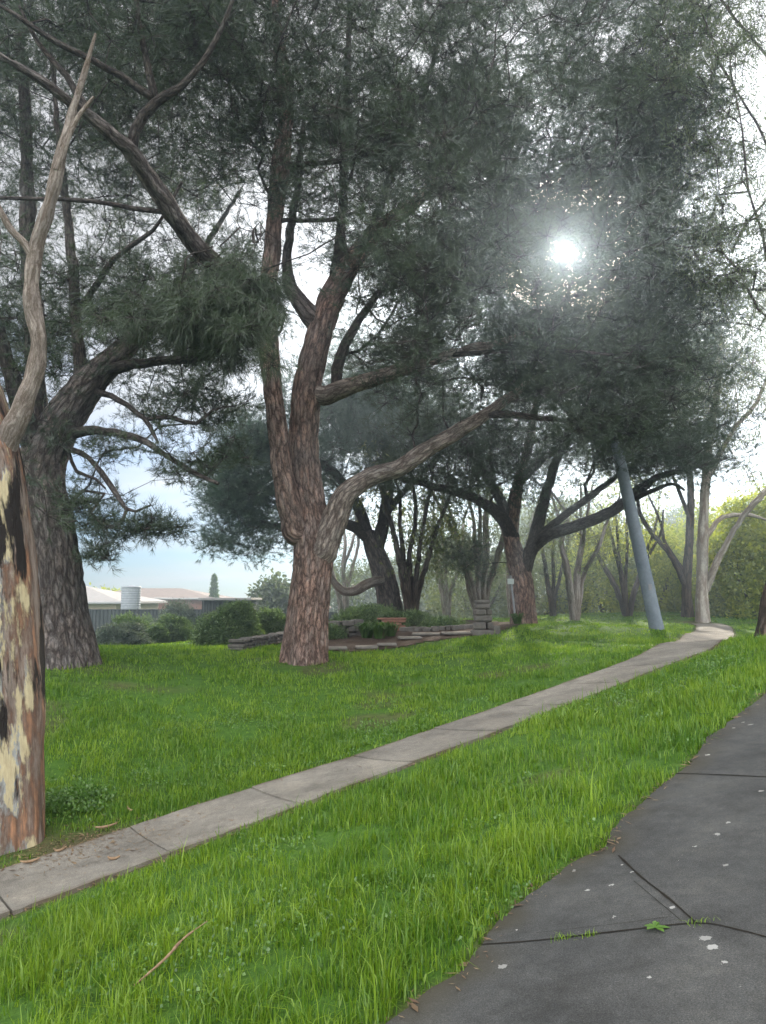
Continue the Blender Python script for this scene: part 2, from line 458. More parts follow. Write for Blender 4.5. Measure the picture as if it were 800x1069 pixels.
M['stone'] = simple_mat('stone', (.085, .078, .068), (.17, .155, .135), 7, .9, .6, 'geo', .2, bdist=.02)
M['stone_dark'] = simple_mat('stone_dark', (.085, .08, .072), (.17, .155, .135), 7, .9, .6, 'geo', .2, bdist=.02)
M['paver'] = simple_mat('paver', (.13, .118, .10), (.20, .185, .16), 8, .85, .3, 'geo', .2)
M['brick'] = simple_mat('brick', (.20, .10, .07), (.28, .15, .10), 20, .9, .3, 'geo')
M['fence'] = simple_mat('fence_steel', (.040, .048, .046), (.055, .064, .060), 2, .55, .05, 'geo', .4)
M['roof'] = simple_mat('roof_tile', (.24, .23, .22), (.31, .30, .29), 3, .8, .2, 'geo', stretch=(1, 1, 6))
M['roof_red'] = simple_mat('roof_terracotta', (.15, .12, .105), (.21, .17, .15), 3, .8, .2, 'geo')
M['wall'] = simple_mat('house_wall', (.50, .40, .28), (.58, .48, .35), 3, .85, .1, 'geo')
M['white_paint'] = simple_mat('white_paint', (.36, .36, .35), (.44, .44, .43), 3, .6, .05, 'geo')
M['shed_wall'] = simple_mat('shed_wall', (.05, .058, .055), (.07, .078, .072), 2, .6, .05, 'geo')
M['glass'] = simple_mat('window_glass', (.02, .025, .03), (.03, .035, .04), 2, .1, 0, 'geo', .6)
M['tank'] = simple_mat('tank_steel', (.24, .26, .28), (.30, .32, .34), 3, .5, .05, 'geo', .5)
M['pole'] = simple_mat('pole_paint', (.12, .145, .17), (.18, .21, .235), 2.2, .6, .15, 'geo', .35)
M['galv'] = simple_mat('galvanised', (.15, .155, .16), (.22, .225, .225), 6, .5, .05, 'geo', .5)
M['sign'] = simple_mat('sign_face', (.33, .37, .35), (.42, .45, .42), 4, .5, .02, 'geo', .4)
M['timber'] = simple_mat('timber', (.16, .10, .065), (.24, .16, .11), 5, .85, .3, 'geo')
M['dry_bark'] = simple_mat('dry_bark', (.16, .10, .06), (.32, .22, .13), 25, .9, .4, 'geo')
M['dry_leaf'] = leaf_mat('dry_leaf', (.10, .06, .035), (.26, .19, .11), .2, (1, 1, 1))

# ------------------------------------------------------------------ layout of path and driveway
pc_px = [(0, 935.5), (75, 908), (157, 881), (295, 831), (380, 803), (470, 770), (560, 737), (658, 700), (706, 682), (735, 672)]
pc = np.array([G(*q)[:2] for q in pc_px])
pc[-1] = P(735, 672, 18.5)[:2]
pc = np.vstack([pc] + [P(*q)[:2] for q in ((741, 666, 21), (746, 661, 24), (745, 656, 26.5), (742, 652, 30))])
d0 = (pc[0] - pc[2]) / np.linalg.norm(pc[0] - pc[2])
d1 = (pc[-1] - pc[-3]) / np.linalg.norm(pc[-1] - pc[-3])
tail = pc[-1] + np.cumsum(np.array([[-.25, .7]]), 0)
pc = np.vstack([pc[0] + d0 * 4, pc[0] + d0 * 2, pc, tail])
pcz = np.hstack([pc, np.zeros((len(pc), 1))])
PATH, _ = resample(pcz, np.zeros(len(pcz)), .05)
PATH = PATH[:, :2]
PL = np.concatenate([[0], np.cumsum(np.linalg.norm(np.diff(PATH, axis=0), axis=1))])
PHW = .565
# smooth the traced centre line
for _ in range(500):
    PATH[1:-1] = (PATH[:-2] + PATH[2:]) * .25 + PATH[1:-1] * .5

def path_dist(x, y):
    out = np.empty(len(x))
    Q = PATH[::4]
    for k in range(0, len(x), 5000):
        out[k:k + 5000] = np.sqrt(((x[k:k + 5000, None] - Q[None, :, 0]) ** 2 + (y[k:k + 5000, None] - Q[None, :, 1]) ** 2).min(1))
    return out

de_px = [(800, 725), (750, 765), (710, 808), (680, 832), (645, 866), (632, 888), (595, 906), (555, 936), (512, 980), (485, 1022), (435, 1048), (410, 1069)]
de = np.array([G(*q)[:2] for q in de_px])
de = np.vstack([de[0] + (de[0] - de[2]) / np.linalg.norm(de[0] - de[2]) * np.array([[9], [6], [3], [1.2]]), de, de[-1] + np.array([[-.35, -.5], [-.8, -1.2], [-1.3, -2.5], [-1.6, -4.5]])])
dez = np.hstack([de, np.zeros((len(de), 1))])
DE, _ = resample(dez, np.zeros(len(dez)), .05); DE = DE[:, :2]
DPOLY = np.vstack([DE, [DE[-1] + [12, -3]], [DE[0] + [9, -6]]])

def in_poly(x, y, poly):
    r = np.zeros(len(x), bool); n = len(poly); j = n - 1
    for i in range(n):
        xi, yi = poly[i]; xj, yj = poly[j]
        c = ((yi > y) != (yj > y)) & (x < (xj - xi) * (y - yi) / (yj - yi + 1e-12) + xi)
        r ^= c; j = i
    return r

def de_dist(x, y):
    out = np.empty(len(x))
    Q = DE[::3]
    for k in range(0, len(x), 5000):
        out[k:k + 5000] = np.sqrt(((x[k:k + 5000, None] - Q[None, :, 0]) ** 2 + (y[k:k + 5000, None] - Q[None, :, 1]) ** 2).min(1))
    return out

GUM_XY = P(3, 862, 7.6)[:2]
BED = np.array([G(*q)[:2] for q in [(246, 676), (300, 672), (350, 682), (400, 680), (450, 671), (500, 664), (535, 657)]])
BED = np.vstack([BED, [[5.5, 27], [1, 31], [-4, 30], [-5.6, 26]]])

def bare(x, y):
    """0..1 how bare the soil is"""
    pdm = path_dist(x, y)
    b = np.clip(1 - (pdm - PHW) / .11, 0, 1)
    n = n2(x, y, 3.2, 11)
    b = np.maximum(b * (.35 + n), np.clip(1.25 - np.hypot((x - GUM_XY[0] - .75) / 1.0, (y - GUM_XY[1] + .25) / .55), 0, 1) * (n + .35))
    b = np.maximum(b, np.clip(1 - de_dist(x, y) / .09, 0, 1) * (.3 + n))
    for (cx, cy, rx, ry) in (( -6, 13.6, 2.0, .9), (-1.6, 15.4, 1.0, .7), (-4.2, 12.6, 1.5, .35)):
        b = np.maximum(b, np.clip(1.1 - np.hypot((x - cx) / rx, (y - cy) / ry), 0, 1) * n * .8)
    v = n2(x, y, .75, 13) * .6 + n2(x, y, 2.2, 14) * .4
    b = np.maximum(b, np.clip((v - .64) * 4, 0, .5))
    return np.clip(b, 0, 1)

# ------------------------------------------------------------------ ground sheet
def build_ground():
    def axis(lo_far, lo, hi, hi_far, step):
        mid = np.arange(lo, hi, step)
        g = np.geomspace(1, abs(hi_far - hi) + 1, 26)[1:] - 1
        gl = np.geomspace(1, abs(lo_far - lo) + 1, 26)[1:] - 1
        return np.concatenate([(lo - gl)[::-1], mid, hi + g])
    xs = axis(-165, -14, 18, 165, .12); ys = axis(-165, -2, 36, 165, .14)
    X, Y = np.meshgrid(xs, ys)
    Z = H(X, Y)
    x, y = X.ravel(), Y.ravel()
    near = (np.abs(x) < 20) & (y > -3) & (y < 42)
    b = np.zeros(len(x)); b[near] = bare(x[near], y[near])
    Zf = Z.ravel().copy()
    dp = np.full(len(x), 99.); dp[near] = path_dist(x[near], y[near])
    Zf[near] += (n2(x[near], y[near], 5, 21) - .5) * .03 * (dp[near] > .7)
    Zf[dp < PHW - .03] -= .03
    ind = np.zeros(len(x), bool); ind[near] = in_poly(x[near], y[near], DPOLY); Zf[ind] -= .03
    n, m = len(xs), len(ys)
    i = (np.arange(m - 1)[:, None] * n + np.arange(n - 1)[None])
    f = np.stack([i, i + 1, i + n + 1, i + n], -1).reshape(-1, 4)
    mb = MB(); mb.add(np.stack([x, y, Zf], -1), f, 0, True, bare=b)
    tag(mb.build('ground', M['ground']), kind='structure')
build_ground()

def build_path():
    mb = MB()
    j1 = G(157, 881)[:2]
    s1 = PL[int(np.argmin(np.hypot(PATH[:, 0] - j1[0], PATH[:, 1] - j1[1])))]
    SL = 1.28
    start = s1 - 5 * SL
    L = np.interp
    cx = lambda s: np.stack([L(s, PL, PATH[:, 0]), L(s, PL, PATH[:, 1])], -1)
    k = 0
    while start + (k + 1) * SL < PL[-1]:
        a, b = start + k * SL + .008, start + (k + 1) * SL - .008
        k += 1
        if a < 0: continue
        ss = np.linspace(a, b, 22)
        C = cx(ss); T = cx(ss + .15) - cx(ss - .15); T /= np.linalg.norm(T, axis=1)[:, None]
        Nn = np.stack([-T[:, 1], T[:, 0]], -1)
        us = np.concatenate([[-1.0], np.linspace(-1, 1, 15), [1.0]])
        hw = PHW + rng.normal(0, .006)
        edge = (n2(ss, ss * 0, 6, k) - .5) * .035; edge2 = (n2(ss, ss * 0 + 9, 6, k + 50) - .5) * .035
        W = np.where(us[None] < 0, hw + edge[:, None], hw + edge2[:, None]) * us[None]
        X = C[:, None, 0] + Nn[:, None, 0] * W; Y = C[:, None, 1] + Nn[:, None, 1] * W
        tilt = rng.normal(0, .004)
        Z = H(X, Y) + .028 + tilt * np.linspace(-1, 1, 22)[:, None]
        Z[:, 0] -= .09; Z[:, -1] -= .09
        Z = np.vstack([Z[:1] - .09, Z, Z[-1:] - .09]); X = np.vstack([X[:1], X, X[-1:]]); Y = np.vstack([Y[:1], Y, Y[-1:]])
        m_, n_ = X.shape
        i = (np.arange(m_ - 1)[:, None] * n_ + np.arange(n_ - 1)[None])
        f = np.stack([i, i + 1, i + n_ + 1, i + n_], -1).reshape(-1, 4)
        ed = np.clip((np.abs(np.repeat(us[None], m_, 0)) - .86) / .14, 0, 1) * np.clip(n2(X, Y, 7, 5) * 1.6 - .35, 0, 1)
        mb.add(np.stack([X, Y, Z], -1).reshape(-1, 3), f, 0, False, tint=np.full(m_ * n_, rng.uniform(.1, .9)), edge=ed.ravel())
    tag(mb.build('footpath', M['path']), kind='structure')
build_path()

def build_drive():
    mb = MB()
    perp = np.array([.80, -.60])
    ws = np.concatenate([[0, 0], np.linspace(.02, .5, 12), np.linspace(.6, 11, 90)])
    jit = (n2(DE[:, 0], DE[:, 1], 4, 77) - .5) * .09 + (n2(DE[:, 0], DE[:, 1], 15, 78) - .5) * .05
    X = DE[:, None, 0] + perp[0] * (ws[None] + jit[:, None] * np.exp(-ws[None] * 3)); Y = DE[:, None, 1] + perp[1] * (ws[None] + jit[:, None] * np.exp(-ws[None] * 3))
    Z = H(X, Y) + .022; Z[:, 0] -= .09
    n, m = len(ws), len(DE)
    i = (np.arange(m - 1)[:, None] * n + np.arange(n - 1)[None])
    f = np.stack([i, i + 1, i + n + 1, i + n], -1).reshape(-1, 4)
    ed = np.clip(1 - ws[None] / .22, 0, 1) * np.clip(n2(X, Y, 5, 8) * 1.9 - .3, 0, 1)
    # slab tone changes across the joints
    A, B_ = G(637, 893)[:2], G(728, 972)[:2]
    side = (B_[0] - A[0]) * (Y - A[1]) - (B_[1] - A[1]) * (X - A[0])
    A2, B2 = G(500, 990)[:2], G(800, 985)[:2]
    side2 = (B2[0] - A2[0]) * (Y - A2[1]) - (B2[1] - A2[1]) * (X - A2[0])
    tint = np.where(side > 0, .3, .65); tint = np.where(side2 < 0, .45, tint)
    mb.add(np.stack([X, Y, Z], -1).reshape(-1, 3), f, 0, False, tint=tint.ravel(), edge=ed.ravel())
    def joint(pts, w):
        q = np.array([[*G(*p)[:2], 0] for p in pts]); q, _ = resample(q, np.zeros(len(q)), .04)
        T = np.gradient(q[:, :2], axis=0); T /= np.linalg.norm(T, axis=1)[:, None]; Nn = np.stack([-T[:, 1], T[:, 0]], -1)
        ww = w * (.6 + .8 * n2(q[:, 0], q[:, 1], 9, 31))
        a = q[:, :2] + Nn * ww[:, None]; b = q[:, :2] - Nn * ww[:, None]
        V = np.vstack([np.c_[a, H(a[:, 0], a[:, 1]) + .026], np.c_[b, H(b[:, 0], b[:, 1]) + .026]])
        k = len(q); ii = np.arange(k - 1)
        mb.add(V, np.stack([ii, ii + 1, ii + k + 1, ii + k], -1), 1, False)
    joint([(646, 898), (670, 921), (700, 945), (727, 970)], .0055)
    joint([(662, 925), (690, 949), (712, 968)], .0016)
    joint([(503, 992), (560, 988), (640, 979), (727, 970), (770, 977), (800, 985), (840, 996)], .0045)
    joint([(560, 980), (640, 971), (700, 963)], .0012)
    joint([(705, 811), (760, 813), (800, 815), (850, 818)], .006)
    tag(mb.build('driveway', [M['drive'], M['joint']]), kind='structure')
build_drive()

mbb = MB()
def build_bed():
    xs = np.arange(-7, 8, .2); ys = np.arange(15, 33, .2)
    X, Y = np.meshgrid(xs, ys); x, y = X.ravel(), Y.ravel()
    ins = in_poly(x, y, BED)
    Z = H(x, y) + .022 + (n2(x, y, 3, 61) - .5) * .03
    n, m = len(xs), len(ys)
    i = (np.arange(m - 1)[:, None] * n + np.arange(n - 1)[None]); f = np.stack([i, i + 1, i + n + 1, i + n], -1).reshape(-1, 4)
    f = f[ins[f].all(1)]
    mbb.add(np.stack([x, y, Z], -1), f, 0, True)
    tag(mbb.build('mulch_ground', M['mulch']), kind='structure')
build_bed()

# ------------------------------------------------------------------ grass
def blades(x, y, hgt, wid, lean=.45, z=None):
    n = len(x)
    z = H(x, y) if z is None else z
    a = rng.uniform(0, 2 * math.pi, n); d = np.stack([np.cos(a), np.sin(a)], -1)
    b = a + rng.normal(0, .7, n) + math.pi / 2; w = np.stack([np.cos(b), np.sin(b)], -1) * wid[:, None] / 2
    ln = np.abs(rng.normal(0, lean, n)) * hgt
    B = np.stack([x, y, z - .01], -1)
    m_ = B + np.c_[d * (ln * .28)[:, None], hgt * .58]
    t = B + np.c_[d * ln[:, None], hgt * np.clip(1 - .35 * (ln / np.maximum(hgt, 1e-6)) ** 2, .4, 1)]
    w3 = np.c_[w, np.zeros(n)]
    V = np.stack([B - w3, B + w3, m_ - w3 * .8, m_ + w3 * .8, t], 1).reshape(-1, 3)
    k = np.arange(n)[:, None] * 5
    f = np.concatenate([k + [0, 1, 3], k + [0, 3, 2], k + [2, 3, 4]])
    return V, f

def build_grass():
    mb = MB()
    for (y0, y1, dens, w, hs) in ((1.6, 3.6, 5200, .0050, 1.0), (3.6, 6, 4200, .0056, 1.0), (6, 9, 2900, .0066, .95), (9, 13, 1900, .0084, .9), (13, 19, 950, .0115, .85), (19, 29, 420, .017, .6), (29, 41, 130, .035, .55)):
        hw = y1 * .56 + .8
        n = int(dens * (y1 - y0) * 2 * hw)
        x = rng.uniform(-hw, hw, n); y = rng.uniform(y0, y1, n)
        k = np.abs(x) < y * .56 + .8; x, y = x[k], y[k]
        pd = path_dist(x, y); over = rng.uniform(-.03, .03, len(x))
        k = (pd > PHW + over); x, y = x[k], y[k]
        ind = in_poly(x, y, DPOLY); dd = de_dist(x, y); k = ~ind | (dd < rng.uniform(-.06, .045, len(x)))
        x, y, dd = x[k], y[k], dd[k]
        k = ~in_poly(x, y, BED); x, y, dd = x[k], y[k], dd[k]
        bb = bare(x, y); k = rng.uniform(0, 1, len(x)) > bb * 1.15; x, y, dd, bb = x[k], y[k], dd[k], bb[k]
        cl = n2(x, y, 1.5, 41) * .40 + n2(x, y, 5, 42) * .32 + n2(x, y, 13, 47) * .28
        k = rng.uniform(0, 1, len(x)) < np.clip((cl - .36) * 4.2, .06, 1); x, y, dd, bb, cl = x[k], y[k], dd[k], bb[k], cl[k]
        pd = path_dist(x, y)
        strip = (x - y * .9 > -7.5)
        base = np.where(strip & (y < 12), .075, .06)
        hgt = base * (.15 + 2.1 * cl) * rng.lognormal(0, .32, len(x)) * hs
        hgt *= np.clip(.65 + np.minimum(pd - PHW, dd) * 1.5, .6, 1.0) * (1 - .4 * bb)
        tall = rng.uniform(0, 1, len(x)) < .03; hgt[tall] *= 1.7
        hgt = np.clip(hgt, .02, .26)
        wid = w * rng.uniform(.7, 1.4, len(x)) * np.where(rng.uniform(0, 1, len(x)) < .04, 2.0, 1)
        V, f = blades(x, y, hgt, wid, .62)
        t = np.clip(.15 + .5 * n2(x, y, .8, 43) + .6 * (n2(x, y, 4, 44) - .5) + rng.normal(0, .24, len(x)), 0, 1)
        mb.add(V, f, 0, True, tint=np.repeat(t, 5))
    o = mb.build('grass', M['grass'])
    tag(o, 'lush green grass of the lawn and the verge beside the footpath', 'grass', kind='stuff')
    # dry litter along the path edges and bare soil
    mb = MB()
    n = 2600
    s = rng.uniform(0, PL[-1] * .75, n); side = rng.choice([-1, 1], n)
    C = np.stack([np.interp(s, PL, PATH[:, 0]), np.interp(s, PL, PATH[:, 1])], -1); T = np.stack([np.interp(s + .1, PL, PATH[:, 0]), np.interp(s + .1, PL, PATH[:, 1])], -1) - C
    T /= np.maximum(np.linalg.norm(T, axis=1)[:, None], 1e-6)
    off = (PHW + np.abs(rng.normal(-.02, .05, n))) * side
    off = np.where(rng.uniform(0, 1, n) < .04, rng.uniform(-.55, .55, n), off)
    q = C + np.stack([-T[:, 1], T[:, 0]], -1) * off[:, None]
    m2 = 1400
    g = GUM_XY + np.array([.7, -.25]) + rng.normal(0, 1, (m2, 2)) * [.62, .33]
    e = DE[rng.integers(0, len(DE), 1200)] + rng.normal(0, .045, (1200, 2))
    q = np.vstack([q, g, e])
    n = len(q)
    z = H(q[:, 0], q[:, 1]) + np.where(path_dist(q[:, 0], q[:, 1]) < PHW, .033, .012) + np.where(in_poly(q[:, 0], q[:, 1], DPOLY), .02, 0)
    a = rng.uniform(0, 6.28, n); ln = np.clip(rng.lognormal(-4.1, .55, n), 0, .05); wd = ln * rng.uniform(.12, .3, n)
    d = np.stack([np.cos(a) * ln, np.sin(a) * ln, rng.uniform(-.1, .3, n) * ln], -1); w = np.stack([-np.sin(a) * wd, np.cos(a) * wd, rng.uniform(-.2, .2, n) * wd], -1)
    B = np.c_[q, z]
    V = np.stack([B - d, B - w, B + d, B + w], 1).reshape(-1, 3); k = np.arange(n)[:, None] * 4
    mb.add(V, k + [0, 1, 2, 3], 0, False, tint=np.repeat(rng.uniform(0, 1, n), 4))
    tag(mb.build('leaf_litter', M['dry_leaf']), 'brown bark flakes and dry leaves strewn along the path edges', 'litter', kind='stuff')
build_grass()
def build_clover():
    mb = MB(); n = 26000
    x = rng.uniform(-7, 6, n); y = rng.uniform(2.2, 12, n)
    k = (np.abs(x) < y * .56 + .5); x, y = x[k], y[k]
    v = n2(x, y, 1.1, 71) * .6 + n2(x, y, 4, 72) * .4
    k = (v > .60) & (path_dist(x, y) > PHW + .05) & ~in_poly(x, y, DPOLY); x, y = x[k], y[k]
    tips = np.stack([x, y, H(x, y) + rng.uniform(.015, .07, len(x))], -1)
    leaves(mb, tips, 4, .028, .022, .02, -.3, twig=False)
    tag(mb.build('clover', M['weed']), 'patches of small-leaved clover among the grass', 'clover', kind='stuff')

# ------------------------------------------------------------------ trees
def unit(v):
    return v / np.maximum(np.linalg.norm(v, axis=-1, keepdims=True), 1e-9)

def bark_disp(amp, sc=1.0, flare=0.0, seed=0, lobes=5):
    def d(b, th, s, R):
        q = b * [1, 1, .3]
        r1 = np.abs(vnoise(q * 7 * sc, seed) - .5) * 2; r2 = np.abs(vnoise(q * 15 * sc, seed + 1) - .5) * 2
        n = (np.minimum(r1, .5) * 1.4 + np.minimum(r2, .4) * .7 - .6) * amp
        n = n + (vnoise(b * [1, 1, .5] * 1.7, seed + 2) - .5) * R * .28
        if flare:
            e = np.exp(-np.maximum(s, 0) / .45)
            n = n + R * flare * e * (.45 + .55 * np.cos(th * lobes + seed + 1.3 * np.sin(th * 2)))
        return n
    return d

class Tree:
    def __init__(s, cap=60000):
        s.pos = np.zeros((cap, 3)); s.par = np.full(cap, -1); s.pl = np.zeros(cap); s.rad = np.zeros(cap); s.n = 0; s.limbs = []
        s.nofol = np.zeros(cap, bool)
    def node(s, p, par, r=0):
        i = s.n; s.pos[i] = p; s.par[i] = par; s.rad[i] = r
        s.pl[i] = 0 if par < 0 else s.pl[par] + np.linalg.norm(p - s.pos[par])
        s.n += 1; return i
    def limb(s, pts, rad, mat_key=None, attach=True, step=.25, bare_=False):
        """pts world points; first one is snapped to the nearest node when attach"""
        pts = np.asarray(pts, float); p, r = resample(pts, rad, step)
        wob = unit(rng.normal(0, 1, p.shape)) * (np.minimum(r, .12) * .22 * np.clip((.28 - r) / .2, 0, 1))[:, None]; wob[0] = 0
        p = p + wob
        st = -1
        if attach and s.n:
            st = int(np.argmin(((s.pos[:s.n] - p[0]) ** 2).sum(1)))
        ids = []
        for k in range(len(p)):
            st = s.node(p[k], st, r[k]); ids.append(st)
            if bare_: s.nofol[st] = True
        s.limbs.append((ids, mat_key))
        return ids
    def grow(s, tips, bf=.25, seg=.35, jit=.10, minp=0.0):
        tips = np.asarray(tips, float)
        if len(tips) == 0: return []
        base = s.pos[:s.n].copy()
        d = np.array([((base - t) ** 2).sum(1).min() for t in tips])
        out = []
        for t in tips[np.argsort(d)]:
            k = s.n
            D = np.sqrt(((s.pos[:k] - t) ** 2).sum(1))
            cost = D + bf * s.pl[:k] + np.where(s.pos[:k, 2] > t[2] + 1.0, .5, 0) + np.where(s.nofol[:k], 3.0, 0)
            i = int(np.argmin(cost)); L = D[i]
            m = max(1, int(L / seg)); st = i; a = s.pos[i].copy()
            side = rng.normal(0, 1, 3); side[2] = abs(side[2]) * .4
            for q in range(1, m + 1):
                u = q / m
                p = a + (t - a) * u + side * math.sin(math.pi * u) * L * .07
                if q < m: p = p + rng.normal(0, jit * .35, 3)
                st = s.node(p, st)
            out.append(st)
        return out
    def radii(s, tip_r=.006, ex=2.35):
        acc = np.zeros(s.n); kids = np.zeros(s.n, int)
        for i in range(s.n):
            if s.par[i] >= 0: kids[s.par[i]] += 1
        for i in range(s.n - 1, -1, -1):
            r0 = tip_r ** ex if kids[i] == 0 else acc[i]
            acc[i] = max(r0, tip_r ** ex)
            if s.par[i] >= 0: acc[s.par[i]] += acc[i]
        rr = acc ** (1 / ex)
        fixed = s.rad[:s.n] > 0
        s.r = np.where(fixed, s.rad[:s.n], rr)
        for i in range(s.n):            # a branch is never thicker than what carries it
            p = s.par[i]
            if p >= 0 and not fixed[i]: s.r[i] = min(s.r[i], s.r[p] * .8 if fixed[p] else s.r[p])
        return s
    def branches(s, mb, mi=0):
        inlimb = np.zeros(s.n, bool)
        for ids, _ in s.limbs: inlimb[ids] = True
        ch = [[] for _ in range(s.n)]
        for i in range(s.n):
            if s.par[i] >= 0 and not inlimb[i]: ch[s.par[i]].append(i)
        starts = []
        for i in range(s.n):
            if inlimb[i]: starts += [(i, c) for c in ch[i]]
        while starts:
            p, c = starts.pop()
            chain = [p, c]
            while ch[c]:
                ks = sorted(ch[c], key=lambda q: -s.r[q]); starts += [(c, q) for q in ks[1:]]
                c = ks[0]; chain.append(c)
            pts = s.pos[chain]; r = s.r[chain].copy(); r[0] = min(r[0], r[1] * 1.25)
            r[-1] *= .5
            sides = 8 if r[0] > .05 else 6 if r[0] > .025 else 4 if r[0] > .012 else 3
            tube(mb, pts, r, sides, mi)

def zone(cx, cy, rx, ry, y0, y1, n, per=6, spread=.45, box=False, flat=.6):
    """tip positions: clumps inside a px ellipse (or box) at real depths y0..y1"""
    m = max(1, n // per); c = []
    while len(c) < m:
        u, v = rng.uniform(-1, 1, 2)
        if not box and u * u + v * v > 1: continue
        c.append(P(cx + u * rx, cy + v * ry, rng.uniform(y0, y1)))
    c = np.repeat(np.array(c), per, 0)
    return c + rng.normal(0, 1, c.shape) * [spread, spread, spread * flat]

def sun_clear(p, deg):
    d = unit(p - CAM); return np.degrees(np.arccos(np.clip(d @ SUN, -1, 1))) > deg

def needles(mb, tips, shoots, per, ln, wid, rad, up=.35, droop=0.0, twig=None, tint=(.1, .9), wood=1, cen=None):
    """tufts of needles round each tip; tips (n,3)"""
    tips = np.asarray(tips, float)
    n = len(tips)
    ct = rng.uniform(tint[0], tint[1], n)
    S = np.repeat(tips, shoots, 0); tS = np.repeat(ct, shoots)
    off = rng.normal(0, 1, S.shape) * [1, 1, .6]; off = unit(off) * (rng.uniform(.15, 1, len(S)) ** .6 * rad)[:, None]
    C = S + off
    if cen is not None: outw = unit(C - cen)
    else: outw = 0
    ax = unit(unit(off) * .8 + outw * .5 + rng.normal(0, .35, S.shape) + [0, 0, up - droop])
    # woody twig from tip to the shoot
    e = unit(np.cross(off, rng.normal(0, 1, S.shape))) * .006
    V = np.stack([S - e, S + e, C + ax * ln * .3], 1).reshape(-1, 3)
    mb.add(V, np.arange(len(V)).reshape(-1, 3), wood, False, tint=np.repeat(tS, 3))
    # needles
    B = np.repeat(C, per, 0); A = np.repeat(ax, per, 0); tt = np.repeat(tS, per)
    m = len(B)
    along = rng.uniform(-.5, .9, m)[:, None] * ln * .9
    B = B + A * along
    rd = unit(np.cross(A, rng.normal(0, 1, (m, 3))))
    ph = rng.uniform(.25, 1.05, m)[:, None]
    d = A * np.cos(ph) + rd * np.sin(ph); d[:, 2] -= droop * .5
    d = unit(d)
    l = ln * rng.uniform(.65, 1.2, m)[:, None]
    w = unit(np.cross(d, rng.normal(0, 1, (m, 3)))) * wid / 2
    k = sun_clear(B + d * l * .5, .55)
    B, d, l, w, tt = B[k], d[k], l[k], w[k], tt[k]
    V = np.stack([B - w, B + w, B + d * l], 1).reshape(-1, 3)
    t3 = np.clip(tt + rng.normal(0, .12, len(tt)), 0, 1)
    mb.add(V, np.arange(len(V)).reshape(-1, 3), 0, False, tint=np.repeat(t3, 3))

def leaves(mb, tips, per, rad, ln, wid, hang=.8, tint=(.1, .9), flat=.8, ranged=.15, twig=True, wood=1):
    """flat pointed leaves (a diamond bent along its length) round each tip"""
    tips = np.asarray(tips, float); n = len(tips)
    ct = rng.uniform(tint[0], tint[1], n)
    S = np.repeat(tips, per, 0); tt = np.repeat(ct, per); m = len(S)
    off = unit(rng.normal(0, 1, (m, 3))) * (rng.uniform(0, 1, m) ** .5 * rad)[:, None] * [1, 1, flat]
    B = S + off
    d = unit(rng.normal(0, 1, (m, 3)) + unit(off) * .5 - np.array([0, 0, 1.3 * hang]))
    l = ln * rng.uniform(.6, 1.25, m)[:, None]
    w = unit(np.cross(d, rng.normal(0, 1, (m, 3)))) * (wid / 2) * rng.uniform(.7, 1.3, m)[:, None]
    k = sun_clear(B, .5)
    B, d, l, w, tt, S = B[k], d[k], l[k], w[k], tt[k], S[k]; m = len(B)
    nb = np.cross(d, w); nb = unit(nb) * l * .08
    V = np.stack([B, B + d * l * .45 - w + nb, B + d * l, B + d * l * .45 + w + nb], 1).reshape(-1, 3)
    q = np.arange(m)[:, None] * 4
    t = np.clip(tt + rng.normal(0, ranged, m), 0, 1)
    mb.add(V, np.concatenate([q + [0, 1, 2], q + [0, 2, 3]]), 0, False, tint=np.repeat(t, 4))
    if twig:
        sel = np.arange(0, m, 4)
        e = unit(np.cross(B[sel] - S[sel], rng.normal(0, 1, (len(sel), 3)))) * .004
        V = np.stack([S[sel] - e, S[sel] + e, B[sel]], 1).reshape(-1, 3)
        mb.add(V, np.arange(len(V)).reshape(-1, 3), wood, False, tint=np.repeat(t[sel], 3))

def pxr(w, Y):     # half width in metres of something w px wide at depth Y
    return w * Y / F / 2

def limb_px(tr, pts, key=None, **kw):
    """pts: (px, py, depth, width in px)"""
    return tr.limb([P(a, b, c) for a, b, c, d in pts], [pxr(d, c) for a, b, c, d in pts], key, **kw)

def emit_tree(name, tr, base, label, cat, trunk_n, bark, limb_bark, branch_bark, crown_fn=None, crown_mats=None, sides=(56, 24), disp=.035, flare=.35, group=None, seed=0, twigname='branches', crownname='crown'):
    root = empty(name, base, label, cat, group)
    mb = MB()
    for li, (ids, key) in enumerate(tr.limbs):
        tgt = mb if li < trunk_n else MB()
        pts = tr.pos[ids]; r = tr.r[ids]
        par = tr.par[ids[0]]
        if par >= 0:
            pts = np.vstack([tr.pos[par], pts]) if np.linalg.norm(tr.pos[par] - pts[0]) > .02 else pts
            r = np.concatenate([[r[0]], r]) if len(pts) > len(r) else r
        big = r.max() > .12
        if big:
            pts, r = resample(pts, r, .07)
        nsd = sides[0] if r.max() > .25 else sides[1] if big else 12 if r.max() > .05 else 8
        dz = bark_disp(disp * min(1, r.max() / .3), 1.0 if r.max() > .2 else 1.6, flare if li == 0 else 0, seed + li) if r.max() > .06 else None
        tube(tgt, pts, r, nsd, 0, True, dz)
        if li >= trunk_n: tgt.build('limb', M[key] if key else limb_bark, root)
    mb.build('trunk', bark, root)
    mb = MB(); tr.branches(mb)
    if mb.n: mb.build(twigname, branch_bark, root)
    if crown_fn:
        mb = MB(); crown_fn(mb)
        if mb.n: mb.build(crownname, crown_mats, root)
    return root

def zbase(px, py, Y):
    q = P(px, py, Y); q[2] = h1(q[0], q[1]); return q

